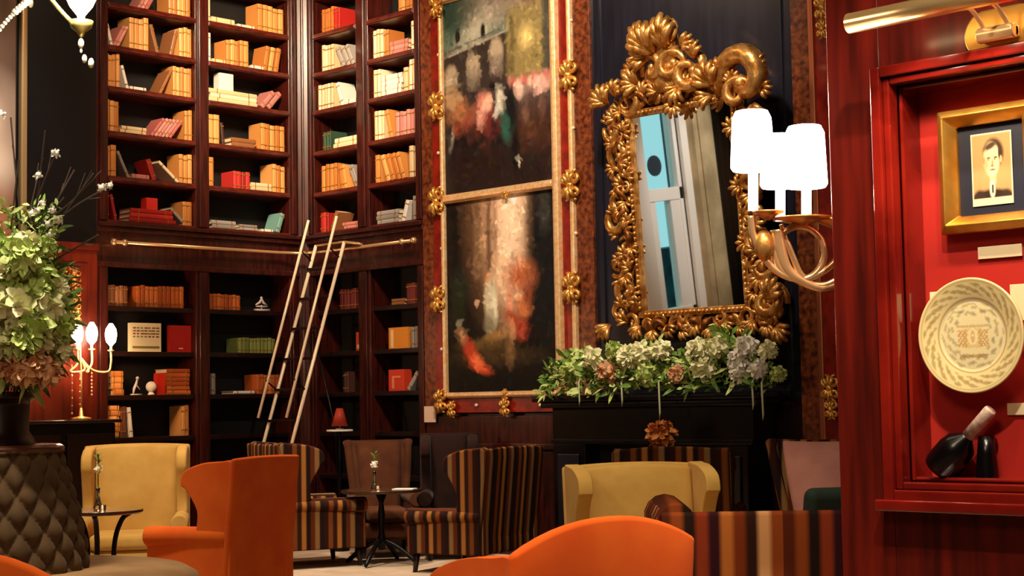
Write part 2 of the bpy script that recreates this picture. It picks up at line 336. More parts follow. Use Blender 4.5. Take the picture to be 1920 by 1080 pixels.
def row(bay, z, items):
    side, U0, U1 = BAYS[bay]; M = frameM(side); n = 0; rnd = random.Random(int(z * 1000) + len(bay) * 7 + ord(bay[1]) * 31 + ord(bay[0]))
    low = z < 2.6; yoff = .07 if low else .045
    def place(col, t, h, u, lean, flat, zz, look, dp=.2):
        nonlocal n
        n += 1; NB[0] += 1
        c = rnd.choice(BC[col]); mt = mat('cover_' + c, c, .55, c2=None, coat=.1); bnd = mat('cover_band', '#a8752e', .5, .4)
        o = book_mesh(t, h, dp).build('book', [mt, PAGE, bnd])
        if flat: L = Matrix.Translation((u, yoff, zz)) @ Matrix.Rotation(R(90), 4, 'Y') @ Matrix.Translation((-t / 2, 0, -h / 2))
        else:
            a = R(lean); off = (t / 2) * abs(math.sin(a))
            L = Matrix.Translation((u, yoff + rnd.uniform(0, .012), zz + off)) @ Matrix.Rotation(a, 4, 'Y')
        o.matrix_world = M @ L
        tag(o, '%s %s book, %s from left, %s, %s' % (col, look, ORD[n - 1], ROWN[z], WALLW[bay]), 'book', 'books in the mahogany bookcases')
    for it in items:
        k = it[0]; a, c = u_of(bay, it[1]), u_of(bay, it[2]); col = it[3]; e = it[4:]
        if k == 'v':       # n uprights, height
            nn, h = e; t = (c - a) / nn
            for i in range(nn): place(col, t * .96, h * rnd.uniform(.94, 1.02), a + t * (i + .5), 0, False, z, 'upright')
        elif k == 'l':     # leaning: n, height, lean deg (positive: top to the right)
            nn, h, ln = e; ra = R(abs(ln)); t = .03; h2 = h
            span = c - a; foot = h2 * math.sin(ra)
            st = max(t / math.cos(ra), (span - foot) / nn)
            t = min(.05, st * math.cos(ra) * .95)
            for i in range(nn):
                u = (a + t * .6 + st * i) if ln > 0 else (a + foot + t * .6 + st * i)
                place(col, t, h2, u, ln, False, z, 'leaning')
        elif k == 'f':     # flat stack: n, total height, z offset
            nn, th, zo = e; t = th / nn
            for i in range(nn):
                wd = (c - a) * rnd.uniform(.86, 1)
                place(col, t * .97, wd, (a + c) / 2 + rnd.uniform(-.01, .01), 0, True, z + zo + i * t + .0005, 'flat-lying')
U = UP_Z
row('L1', U[5], [('l', 262, 300, 'pink', 3, .2, 30), ('v', 322, 364, 'tan', 5, .3)])
row('L1', U[4], [('l', 203, 216, 'white', 1, .2, -14), ('l', 216, 246, 'pink', 2, .22, 28), ('v', 247, 283, 'tan', 4, .31), ('l', 284, 304, 'brown', 1, .27, -16), ('l', 322, 340, 'brown', 1, .25, 14), ('v', 342, 366, 'tan', 3, .29)])
row('L1', U[3], [('v', 203, 229, 'tan', 4, .31), ('l', 230, 244, 'white', 1, .22, -16), ('f', 247, 280, 'white', 1, .035, 0), ('l', 302, 327, 'brown', 1, .26, 28), ('v', 329, 366, 'tan', 5, .29)])
row('L1', U[2], [('v', 203, 227, 'tan', 3, .29), ('f', 229, 279, 'cream', 2, .07, 0), ('l', 286, 350, 'pink', 6, .22, 38), ('v', 352, 366, 'tan', 2, .29)])
row('L1', U[1], [('v', 203, 222, 'tan', 2, .29), ('l', 223, 246, 'grey', 1, .26, -26), ('f', 247, 284, 'pink', 1, .045, 0), ('l', 277, 300, 'red', 1, .2, -20), ('l', 300, 340, 'cream', 1, .27, -50), ('v', 341, 366, 'tan', 3, .28)])
row('L1', U[0], [('v', 203, 209, 'red', 1, .27), ('l', 210, 224, 'red', 1, .24, -12), ('f', 244, 334, 'red', 3, .13, 0), ('l', 322, 345, 'grey', 1, .22, -48), ('v', 347, 366, 'tan', 2, .23)])
row('L2', U[5], [('v', 394, 402, 'cream', 1, .28), ('f', 404, 446, 'cream', 1, .06, 0), ('f', 452, 484, 'cream', 1, .035, 0), ('v', 490, 540, 'tan', 5, .27)])
row('L2', U[4], [('v', 394, 402, 'white', 1, .29), ('f', 404, 427, 'cream', 1, .04, 0), ('v', 430, 472, 'tan', 5, .26), ('f', 475, 500, 'white', 1, .04, 0), ('l', 498, 538, 'tan', 3, .25, 10)])
row('L2', U[3], [('f', 395, 489, 'cream', 3, .13, 0), ('l', 492, 540, 'pink', 2, .22, 42)])
row('L2', U[2], [('v', 396, 417, 'tan', 2, .29), ('l', 419, 428, 'dark', 1, .22, -6), ('f', 436, 484, 'brown', 2, .09, 0), ('v', 494, 540, 'tan', 5, .27)])
row('L2', U[1], [('v', 396, 406, 'tan', 1, .28), ('v', 442, 473, 'red', 4, .17), ('f', 475, 514, 'cream', 2, .08, 0), ('v', 516, 541, 'tan', 3, .28)])
row('L2', U[0], [('f', 400, 446, 'grey', 2, .08, 0), ('f', 452, 488, 'grey', 2, .06, 0), ('f', 492, 516, 'white', 1, .03, 0), ('l', 520, 541, 'teal', 1, .2, 20)])
row('R1', U[5], [('v', 600, 622, 'orange', 4, .25), ('v', 623, 636, 'red', 2, .22)])
row('R1', U[4], [('v', 599, 622, 'cream', 4, .27), ('l', 624, 664, 'grey', 3, .23, -28)])
row('R1', U[3], [('v', 592, 621, 'cream', 5, .27), ('l', 623, 642, 'white', 1, .25, -20), ('f', 645, 669, 'white', 1, .05, 0)])
row('R1', U[2], [('v', 600, 616, 'dark green', 3, .19), ('f', 621, 668, 'cream', 2, .1, 0)])
row('R1', U[1], [('v', 597, 626, 'tan', 4, .27), ('l', 627, 645, 'tan', 2, .24, -10), ('l', 646, 668, 'grey', 2, .24, -26)])
row('R1', U[0], [('v', 594, 610, 'red', 3, .2), ('l', 612, 634, 'brown', 1, .2, 24), ('f', 637, 668, 'pink', 2, .07, 0)])
row('R2', U[5], [('v', 745, 772, 'tan', 4, .2)])
row('R2', U[4], [('v', 697, 716, 'cream', 3, .29), ('v', 717, 727, 'tan', 2, .27), ('f', 729, 764, 'pink', 3, .13, 0), ('v', 768, 778, 'cream', 2, .28)])
row('R2', U[3], [('v', 697, 710, 'cream', 2, .29), ('f', 712, 752, 'white', 4, .2, 0), ('v', 754, 762, 'cream', 1, .24), ('v', 764, 779, 'cream', 3, .31)])
row('R2', U[2], [('v', 697, 716, 'cream', 3, .29), ('l', 717, 736, 'tan', 1, .28, -14), ('v', 737, 778, 'pink', 6, .24)])
row('R2', U[1], [('v', 697, 706, 'tan', 1, .28), ('l', 707, 758, 'tan', 4, .27, -20), ('v', 762, 779, 'cream', 2, .3)])
row('R2', U[0], [('f', 700, 744, 'grey', 3, .13, 0), ('l', 745, 766, 'white', 1, .2, 20), ('v', 767, 779, 'grey', 2, .24)])
Lz = LO_Z
row('L1', Lz[5], [('v', 208, 246, 'brown', 5, .19), ('v', 262, 352, 'orange', 11, .2)])
row('L1', Lz[3], [('f', 215, 238, 'tan', 4, .22, 0), ('f', 316, 364, 'orange', 6, .24, 0)])
row('L1', Lz[2], [('f', 207, 231, 'tan', 6, .29, 0), ('v', 232, 244, 'brown', 2, .28), ('l', 245, 256, 'white', 1, .27, -6), ('v', 347, 362, 'tan', 2, .29)])
row('L2', Lz[5], [('v', 400, 456, 'orange', 8, .15)])
row('L2', Lz[4], [('v', 453, 522, 'green', 10, .15)])
row('L2', Lz[3], [('v', 403, 410, 'grey', 1, .2), ('f', 441, 482, 'white', 1, .03, 0), ('v', 486, 530, 'orange', 6, .19)])
row('R1', Lz[5], [('v', 625, 668, 'dark red', 7, .2)])
row('R1', Lz[3], [('v', 630, 640, 'dark', 2, .2), ('v', 664, 669, 'white', 1, .22)])
row('R2', Lz[5], [('f', 722, 747, 'brown', 2, .06, 0), ('v', 749, 776, 'dark red', 5, .2)])
row('R2', Lz[4], [('v', 757, 776, 'grey', 3, .2)])
row('R2', Lz[3], [('l', 747, 772, 'grey', 1, .2, 40), ('v', 773, 779, 'grey', 1, .22)])
# things among the books
def shelf_pt(bay, px, z, d=.08):
    return frameM(BAYS[bay][0]) @ Vector((u_of(bay, px), d, z))
def shelf_box(name, bay, px0, px1, z, h, dep, m_, label, cat, extra=None, zo=0):
    side = BAYS[bay][0]; M = frameM(side); a, c = u_of(bay, px0), u_of(bay, px1); q = MB(); q.box((a, .07, z + zo), (c, .07 + dep, z + zo + h), M=M)
    if extra: extra(q, a, c, z + zo, h, M)
    o = q.build(name, m_, bevel=.004); return tag(o, label, cat)
def pic_extra(q, a, c, z, h, M):
    rn = random.Random(3); n = 7
    for i in range(n):
        for j in range(4):
            u = a + .02 + (c - a - .04) * (i + .1) / n; q.box((u, .066, z + h * (.5 + .1 * j)), (u + (c - a) / n * rn.uniform(.4, .9), .07, z + h * (.55 + .1 * j)), 1 + rn.randrange(2), M=M)
    q.box((a + .02, .066, z + h * .12), (c - .02, .07, z + h * .2), 1, M=M)
shelf_box('gift_box', 'L1', 251, 308, Lz[4], .265, .05, [IVORY, mat('olive_print', '#8a7a3c', .7), mat('rust_print', '#8e4a2c', .7)], 'cream patterned box standing upright left of the red box', 'box', pic_extra)
shelf_box('gift_box', 'L1', 325, 366, Lz[4], .25, .06, [mat('red_card', '#a51d18', .5), WHITEM], 'plain red box with a small white mark beside the cream patterned box', 'box', lambda q, a, c, z, h, M: q.box((a + (c - a) * .4, .066, z + .03), (a + (c - a) * .6, .07, z + .04), 1, M=M))
shelf_box('gift_box', 'L1', 300, 316, Lz[3], .2, .06, [mat('bright_red_card', '#d02a14', .5)], 'bright red narrow box beside the flat stack of orange books', 'box')
shelf_box('gift_box', 'L1', 281, 302, U[0], .11, .1, [mat('bright_red_card2', '#e0332a', .5)], 'small bright red box on the pile of red books', 'box', zo=.131)
shelf_box('gift_box', 'L2', 420, 446, U[3], .17, .1, [mat('pale_card', '#dcdcd8', .6)], 'white box on the pile of cream books', 'box', zo=.131)
shelf_box('gift_box', 'R1', 655, 669, Lz[4], .18, .06, [mat('coral_card', '#c44a34', .5), PAGE], 'coral box alone on the back bookcase, left of the reddish upright', 'box', lambda q, a, c, z, h, M: q.box((a + .02, .066, z + .02), (c - .02, .07, z + .06), 1, M=M))
shelf_box('gift_box', 'R2', 716, 752, Lz[4], .2, .1, [mat('golden_card', '#d8862a', .5), mat('cream_stripe', '#e8c48a', .5)], 'golden orange box with a pale stripe on the back bookcase', 'box', lambda q, a, c, z, h, M: q.box((a + .03, .066, z + .01), (a + .07, .07, z + h - .02), 1, M=M))
def redx(q, a, c, z, h, M):
    q.box((a + .05, .066, z + .12), (c - .05, .07, z + .14), 1, M=M); q.box((a + .05, .066, z + .02), (a + .08, .07, z + .12), 1, M=M)
shelf_box('gift_box', 'R2', 715, 744, Lz[3], .2, .1, [mat('vermilion_card', '#c93a1e', .5), mat('salmon_mark', '#e08060', .5)], 'vermilion box with pale bars below the golden box', 'box', redx)
p = shelf_pt('L1', 290, Lz[3]); b = MB(); b.ball((0, 0, .075), .05, 16); b.lathe([(.03, 0), (.032, .01), (.015, .03)], n=14); o = b.build('white_globe', mat('porcelain', '#f4ead6', .3), smooth=True); o.location = p; tag(o, 'round white porcelain globe on a small foot, below the cream box', 'ornament')
b = MB(); b.box((-.05, -.02, 0), (.05, .02, .012)); b.tube([(-.03, 0, .01), (-.02, 0, .06), (.0, 0, .1), (.012, 0, .14)], [.006, .014, .012, .008], 8); b.ball((.014, 0, .155), .016, 8); b.tube([(0, 0, .1), (.04, 0, .05)], .005, 6)
o = b.build('figurine', mat('figurine_white', '#cfc4be', .4), smooth=True); o.location = shelf_pt('L1', 262, Lz[3]); o.rotation_euler = (0, 0, R(90)); tag(o, 'tiny pale seated figurine left of the white globe', 'figurine')
b = MB(); b.box((-.08, -.03, 0), (.08, .03, .02)); b.box((-.06, -.02, .04), (.06, .02, .052)); b.tube([(-.07, 0, .06), (-.02, 0, .085), (0, 0, .12), (.02, 0, .085), (.07, 0, .06)], [.006, .014, .014, .014, .006], 8); b.ball((0, 0, .13), .014, 8); b.tube([(0, 0, .0), (0, 0, .06)], .008, 6)
o = b.build('figurine', mat('figurine_white', '#cfc4be', .4), smooth=True); o.location = shelf_pt('L2', 497, Lz[5]); o.rotation_euler = (0, 0, R(90)); tag(o, 'pale winged figurine on a plinth right of the orange books', 'figurine')

# brass rail and library ladder ---------------------------------------------------------
rail = thing('ladder_rail', 'long brass ladder rail running round the bookcase corner', 'rail', (AX, BY, 2.8))
iv = -Vector(rail.location)
b = MB(); b.tube([Vector(p) + iv for p in [(AX + .10, 7.74, 2.80), (AX + .10, 9.55, 2.80), (AX + .16, 9.75, 2.80), (AX + .32, 9.84, 2.80), (-10.98, 9.84, 2.80)]], .016, 10); b.build('tube', BRASS, rail, smooth=True)
for q in [(AX + .10, 7.72, 2.8), (-10.96, 9.84, 2.8), (AX + .10, 7.83, 2.8), (-11.12, 9.84, 2.8)]:
    b = MB(); b.ball(Vector(q) + iv, .032, 12); b.build('finial', BRASS, rail, smooth=True)
for (q, e) in [((AX + .1, 8.73, 2.8), (-.1, 0, 0)), ((-11.78, 9.84, 2.8), (0, .1, 0)), ((AX + .1, 7.83, 2.8), (-.1, 0, 0)), ((-11.12, 9.84, 2.8), (0, .1, 0))]:
    b = MB(); b.tube([Vector(q) + iv, Vector(q) + iv + Vector(e)], .012, 8); b.build('bracket', BRASS, rail, smooth=True)
lad = thing('library_ladder', 'polished metal library ladder with twin handrails hooked on the brass rail', 'ladder', (-12.1, 8.9, 0))
iv = -Vector(lad.location)
sl = (9.8 - 9.168) / (2.86 - 1.0)
for x_ in (-12.324, -11.893):
    b = MB(); b.tube([Vector((x_, 9.79, 2.86)) + iv, Vector((x_, 9.79 - sl * 2.85, .01)) + iv], .017, 8); b.build('stringer', STEEL, lad, smooth=True)
    top = 3.10; b = MB(); b.tube([Vector((x_, 9.70, top)) + iv, Vector((x_, 9.70 - (9.705 - 9.09) / (3.10 - 1.2) * (top - 1.2), 1.2)) + iv], .014, 8); b.build('handrail', STEEL, lad, smooth=True)
    b = MB()
    for z_ in (2.7, 1.45): b.tube([Vector((x_, 9.79 - sl * (2.86 - z_), z_)) + iv, Vector((x_, 9.79 - sl * (2.86 - z_) - .13, z_ + .1)) + iv], .008, 6)
    b.build('handrail_bracket', BLACKM, lad)
for k in range(9):
    z_ = .3 + k * .29; y_ = 9.79 - sl * (2.86 - z_)
    b = MB(); b.box(Vector((-12.324, y_ - .04, z_ - .012)) + iv, Vector((-11.893, y_ + .03, z_ + .012)) + iv); b.build('rung', MAHD, lad, bevel=.004)
b = MB(); b.tube([Vector(p) + iv for p in [(-12.324, 9.79, 2.86), (-11.893, 9.79, 2.86), (-11.70, 9.80, 2.83), (-11.68, 9.835, 2.82)]], .013, 8); b.build('top_hook', BRASS, lad, smooth=True)
b = MB(); b.tube([Vector((-11.95, 9.45, 2.0)) + iv, Vector((-11.7, 9.5, 1.1)) + iv, Vector((-11.68, 9.55, .05)) + iv], .009, 6); b.build('stay', BLACKM, lad, smooth=True)

# ------------------------------------------------------------------ paintings wall
def paint_grid(name, u_pts, v_pts, P, fn, mt, parent=None, thick=.02, nrm=Vector((0, -1, 0))):
    nu, nv = u_pts, v_pts; uu = np.linspace(0, 1, nu); vv = np.linspace(0, 1, nv)
    Ug, Vg = np.meshgrid(uu, vv); col = fn(Ug, Vg)
    vs = [P(u, v) for v in vv for u in uu]; fs = [(j * nu + i, j * nu + i + 1, (j + 1) * nu + i + 1, (j + 1) * nu + i) for j in range(nv - 1) for i in range(nu - 1)]
    me = bpy.data.meshes.new(name); me.from_pydata(vs, [], fs)
    n0 = len(vs)
    at_ = me.color_attributes.new('paint', 'FLOAT_COLOR', 'POINT'); c4 = np.ones((n0, 4), dtype=np.float32); c4[:, :3] = col.reshape(-1, 3); at_.data.foreach_set('color', c4.ravel())
    me.materials.append(mt); o = bpy.data.objects.new(name, me); COL.objects.link(o)
    if parent is not None: o.parent = parent
    sm = o.modifiers.new('solid', 'SOLIDIFY'); sm.thickness = thick; sm.offset = -1
    return o
def lin(a): return np.array(srgb(a))
class Paint:
    def __init__(s, U_, V_, base): s.U, s.V = U_, V_; s.c = np.ones(U_.shape + (3,)) * lin(base)
    def mix(s, a, col): a = np.clip(a, 0, 1)[..., None]; s.c = s.c * (1 - a) + lin(col) * a
    def el(s, u, v, ru, rv, col, soft=.5, rot=0, al=1):
        du, dv = s.U - u, s.V - v; c, n = math.cos(rot), math.sin(rot); x, y = (du * c + dv * n) / ru, (-du * n + dv * c) / rv
        d = np.sqrt(x * x + y * y); s.mix(al * np.clip((1 + soft - d) / (2 * soft), 0, 1), col)
    def rc(s, u0, u1, v0, v1, col, soft=.01, al=1, sk=0):
        V = s.V + sk * (s.U - .5)
        a = np.clip((s.U - u0) / soft + .5, 0, 1) * np.clip((u1 - s.U) / soft + .5, 0, 1) * np.clip((V - v0) / soft + .5, 0, 1) * np.clip((v1 - V) / soft + .5, 0, 1); s.mix(a * al, col)
    def dabs(s, n, size, jit=.25, seed=1):
        r_ = np.random.RandomState(seed); h, w = s.U.shape
        for k in range(n):
            j, i = r_.randint(h), r_.randint(w); a = r_.uniform(-.6, .6) + (1.57 if r_.rand() < .5 else 0); q = size * r_.uniform(.4, 1.3)
            col = np.clip(s.c[j, i] * (1 + r_.uniform(-jit, jit * 1.3)) + r_.uniform(-.004, .006, 3), 0, 1); u, v = s.U[j, i], s.V[j, i]
            du, dv = s.U - u, (s.V - v) * 1.25; c, m_ = math.cos(a), math.sin(a); d = np.sqrt(((du * c + dv * m_) / q) ** 2 + ((-du * m_ + dv * c) / (q * .4)) ** 2)
            al = np.clip((1.15 - d) / .3, 0, 1)[..., None] * .8; s.c = s.c * (1 - al) + col * al
    def noise(s, amt, seed=1, sc=8):
        r_ = np.random.RandomState(seed); n = 0
        for k in range(6):
            a, b_, p1 = r_.uniform(-sc, sc, 2).tolist() + [r_.uniform(0, 6)]; n = n + np.sin(a * s.U * 6 + b_ * s.V * 6 + p1 + 1.5 * np.sin(b_ * s.U * 3 - a * s.V * 3))
        s.c = np.clip(s.c * (1 + amt * n[..., None] / 3), 0, 1)
OIL = attr_mat('oil_paint', .6, .15)
def upper_fn(Ug, Vg):     # v=0 top
    p = Paint(Ug, Vg, '#3a2b26')
    p.rc(-1, 2, -1, .24, '#5f7266', .1, sk=.06); p.el(.1, .05, .3, .12, '#31493f', .6); p.el(.38, .14, .25, .07, '#b9b9a8', .8, -.5); p.el(.62, .06, .3, .1, '#8a8074', .8); p.el(.85, .08, .14, .12, '#7f6a60', .6)
    p.rc(0, .62, .235, 2, '#3c3330', .02, sk=.10); p.rc(0, .62, .222, .232, '#a39c8e', .008, sk=.12); p.rc(0, .62, .200, .206, '#4c4a44', .006, sk=.12)
    for u_ in (.14, .38): p.el(u_, .19, .022, .04, '#22201e', .3)
    for u_, v_ in ((.07, .40), (.28, .36), (.5, .31)): p.el(u_, v_, .062, .07, '#a79a84', .25); p.rc(u_ - .06, u_ + .06, v_ + .02, v_ + .12, '#7f7466', .03, .8)
    p.rc(.60, .92, .10, .47, '#8d7f52', .05, .9); p.el(.77, .27, .06, .05, '#cdb87a', .6); p.rc(.62, .66, .14, .47, '#5c5238', .02, .7); p.rc(.92, 1.1, -.1, .6, '#4c4a40', .04)
    for i in range(12): p.el(.62 + .035 * i, .48 + .01 * (i % 3), .02, .03, ('#c08478', '#b66a60', '#d6b09c')[i % 3], .5)
    p.el(.72, .56, .07, .05, '#a7948a', .5); p.el(.9, .53, .08, .04, '#c39c90', .5); p.el(.8, .62, .2, .07, '#5c4a44', .5)
    p.rc(0, 1, .62, 1.1, '#241a18', .2, .85); p.el(.82, .74, .15, .08, '#4c3024', .8)
    p.el(.09, .52, .08, .07, '#a88a68', .4, .4); p.el(.16, .60, .07, .08, '#9c6a48', .4, .5); p.el(.22, .66, .06, .05, '#8a4a3c', .5); p.el(.07, .72, .02, .07, '#a09a90', .4, .3); p.el(.2, .78, .15, .1, '#1c1418', .5)
    p.el(.37, .56, .06, .06, '#b87a6c', .4); p.el(.40, .61, .05, .06, '#cf9c8c', .4); p.el(.44, .66, .07, .07, '#6c302c', .5); p.el(.53, .56, .035, .07, '#c2bfae', .35, -.25); p.el(.5, .60, .02, .06, '#b9b9b0', .4, .4)
    p.el(.62, .62, .06, .12, '#1a1c1c', .4); p.el(.57, .70, .04, .08, '#2f5c50', .5, -.3); p.el(.66, .82, .03, .1, '#141214', .4); p.el(.69, .89, .012, .025, '#b9b0a4', .3); p.el(.46, .48, .03, .02, '#1a1412', .4)
    p.el(.3, .86, .2, .08, '#2a1a16', .8); 
    for i_, (u_, v_, c_) in enumerate([(.04, .6, '#6c4c34'), (.12, .66, '#7c4430'), (.27, .6, '#8a5440'), (.31, .7, '#4c2420'), (.34, .64, '#c08c7c'), (.42, .56, '#d9a894'), (.47, .70, '#3c1c20'), (.25, .72, '#3c2420'), (.13, .8, '#2c1c1c'), (.4, .78, '#3c2020'), (.75, .66, '#6c5044'), (.9, .64, '#5c443c'), (.86, .52, '#d0aca0'), (.7, .53, '#c8a89c')]): p.el(u_, v_, .035, .045, c_, .35, .3 * (i_ % 3 - 1))
    p.dabs(900, .03, .3, 3); p.dabs(500, .014, .4, 4); return np.clip(p.c ** 1.12 * 1.35, 0, 1)
def lower_fn(Ug, Vg):
    p = Paint(Ug, Vg, '#1d1814')
    p.el(.50, .1, .24, .42, '#8c6a4c', .7); p.el(.55, .12, .17, .42, '#d3b094', .6); p.el(.60, .08, .10, .36, '#ecd3b8', .7); p.rc(.26, .32, -.1, .42, '#7c644c', .03, .9); p.rc(.38, .42, -.1, .38, '#5c4634', .03, .8); p.rc(.44, .48, -.1, .4, '#8a6c52', .03, .6)
    p.el(.88, .3, .12, .5, '#1c1c1e', .5); p.el(.9, .1, .05, .1, '#3c3c38', .5)
    p.el(.52, .40, .06, .1, '#e8c8a8', .8); p.el(.68, .42, .12, .08, '#b06a48', .6); p.el(.39, .42, .03, .03, '#c07448', .4)
    p.el(.41, .53, .055, .12, '#c9c2a8', .35); p.el(.44, .58, .03, .08, '#e0dcc4', .5); p.el(.40, .66, .05, .06, '#8c8670', .5)
    p.el(.12, .47, .07, .1, '#2c3428', .5); p.el(.10, .55, .06, .14, '#262a1c', .6); p.el(.28, .54, .02, .015, '#d8b49a', .4)
    p.el(.58, .55, .03, .06, '#d89a7c', .4); p.el(.67, .53, .04, .03, '#e4bc98', .4); p.el(.70, .58, .07, .05, '#c07a50', .4, .2); p.el(.61, .64, .08, .04, '#a8583c', .4, .5); p.el(.68, .69, .06, .05, '#a04a34', .5); p.el(.74, .52, .04, .05, '#8c5038', .5); p.el(.60, .70, .03, .05, '#c8946c', .4)
    p.el(.45, .72, .12, .03, '#9c7a4c', .5, -.2); p.el(.35, .76, .2, .03, '#6a5432', .6); p.el(.45, .82, .3, .04, '#4c3c24', .8); p.el(.58, .80, .04, .07, '#7c6242', .5)
    p.el(.11, .64, .025, .02, '#8c8c78', .4); p.el(.14, .71, .05, .03, '#b08a68', .5, .7); p.el(.22, .80, .05, .09, '#b04630', .4, -.7); p.el(.31, .87, .09, .03, '#d0603c', .5, .3); p.el(.28, .84, .05, .03, '#e07a50', .5, .5)
    p.rc(-.1, 1.1, .93, 1.2, '#14100c', .06); p.dabs(900, .03, .3, 5); p.dabs(500, .014, .4, 6); return np.clip(p.c ** 1.15 * 1.35, 0, 1)
PW0, PW1 = -10.585, -9.225
def canvas(z0_, z1_, fn, label):
    root = thing('oil_painting', label, 'painting', ((PW0 + PW1) / 2, BY - .02, z0_)); w_ = PW1 - PW0
    paint_grid('canvas', 150, 190, lambda u, v: (-w_ / 2 + u * w_, -.01, (z1_ - z0_) * (1 - v)), fn, OIL, root, .01)
    return root
canvas(3.18, 4.93, upper_fn, 'upper oil painting of a crowd before an arched building under a cloudy sky')
canvas(1.40, 3.10, lower_fn, 'lower oil painting of a white robed figure in a shaft of light')
pfz = BY - .05
fr = thing('picture_surround', 'red lacquer and gilt surround framing the two stacked oil paintings', 'frame', (-9.9, BY, 1.2))
iv = -Vector(fr.location)
def fb(name, x0, x1, z0_, z1_, y0, mt, par=fr, off=None, **k):
    q = MB(); o_ = iv if off is None else off; q.box(Vector((x0, y0, z0_)) + o_, Vector((x1, BY - .001, z1_)) + o_); return q.build(name, mt, par, **k)
fb('veneer_strip', -10.90, -10.74, 1.20, 6.1, BY - .04, TORT, bevel=.004)
fb('lacquer_strip', -10.74, -10.62, 1.30, 6.1, BY - .05, REDL); fb('lacquer_strip', -9.145, -9.035, 1.30, 6.1, BY - .05, REDL); fb('lacquer_strip', -10.74, -9.035, 1.22, 1.34, BY - .052, REDL)
fb('veneer_strip', -8.985, -8.80, 1.30, 6.1, BY - .05, TORT, bevel=.004)
for (x0, x1, a, c) in ((-10.625, -10.58, 1.36, 6.1), (-9.23, -9.145, 1.36, 6.1), (-9.04, -8.985, 1.3, 6.1), (-10.58, -9.23, 1.345, 1.40), (-10.58, -9.23, 3.10, 3.18), (-10.58, -9.23, 4.93, 5.02)):
    q = MB()
    if x1 - x0 < c - a: q.tube([Vector(((x0 + x1) / 2, BY - .06, a)) + iv, Vector(((x0 + x1) / 2, BY - .06, c)) + iv], (x1 - x0) / 2, 8); q.box(Vector((x0, BY - .06, a)) + iv, Vector((x1, BY - .001, c)) + iv)
    else: q.tube([Vector((x0, BY - .06, (a + c) / 2)) + iv, Vector((x1, BY - .06, (a + c) / 2)) + iv], (c - a) / 2.2, 8); q.box(Vector((x0, BY - .06, a)) + iv, Vector((x1, BY - .001, c)) + iv)
    q.build('gilt_moulding', GOLDL, fr, smooth=False, bevel=.006)
for px_, py_ in ((822, 103), (822, 287), (828, 466), (828, 655), (1071, 38), (1075, 240), (1080, 438), (893, 760), (1013, 760)):
    q = MB(); q.ball(on_y(px_, py_, BY - .06) + iv, .017, 10); q.build('stud', mat('pearl_stud', '#f3d9c0', .25, .3), fr, smooth=True)

# rococo carving pieces (local plane: u right, v up, w out)
def scroll(q, c, size, ang, hand=1, turns=1.15, r0=.27, w0=.0, n=18, flat=1.0, B=None, mi=0):
    pts = []; rad = []
    for i in range(n):
        t = i / (n - 1); a = ang + hand * t * turns * 2 * math.pi; rr = size * (1 - .78 * t)
        p_ = Vector((c[0] + rr * math.cos(a), c[1] + rr * math.sin(a), w0 + size * .25 * math.sin(t * math.pi)))
        pts.append(B @ p_); rad.append(size * r0 * (.45 + .9 * math.sin(math.pi * min(1, t * .9 + .1)) * (1 - .3 * t)))
    q.tube(pts, rad, 7, mi=mi, flat=flat); q.ball(pts[-1], size * r0 * 1.1, 6, mi=mi)
def fan(q, c, size, ang, lobes=5, spread=1.6, w0=0, B=None, mi=0):
    for i in range(lobes):
        a = ang + (i - (lobes - 1) / 2) * spread / max(1, lobes - 1); L = size * (1 - .22 * abs(i - (lobes - 1) / 2) / lobes * 2)
        pts = []; rad = []
        for k in range(7):
            t = k / 6; pts.append(B @ Vector((c[0] + L * t * math.cos(a), c[1] + L * t * math.sin(a), w0 + size * (.1 + .42 * math.sin(t * 2.4))))); rad.append(size * .16 * (.35 + math.sin(math.pi * (.15 + .75 * t))) * .8)
        q.tube(pts, rad, 6, mi=mi)
def clasp(par, off, px_, py_, s, Y=BY - .06, name='gilt_clasp'):
    q = MB(); c = on_y(px_, py_, Y) + off; B = Matrix.Translation(c) @ Matrix(((1, 0, 0, 0), (0, 0, -1, 0), (0, 1, 0, 0), (0, 0, 0, 1)))
    for sg in (-1, 1):
        scroll(q, (sg * s * .35, s * .42), s * .38, R(90), sg, B=B, w0=.02); scroll(q, (sg * s * .35, -s * .42), s * .36, R(-90), -sg, B=B, w0=.02)
    fan(q, (0, 0), s * .8, R(90), 3, 1.0, B=B); fan(q, (0, 0), s * .8, R(-90), 3, 1.0, B=B); q.ball(B @ Vector((0, 0, .03)), s * .25, 8)
    return q.build(name, GOLD, par, smooth=True)
for px_, py_, s in ((822, 12, .14), (822, 200, .16), (822, 378, .16), (825, 562, .15), (830, 752, .13), (1070, 142, .16), (1074, 348, .16), (1076, 540, .16), (950, 764, .10), (950, 362, .06), (950, 738, .05), (850, 768, .09)):
    clasp(fr, iv, px_, py_, s)
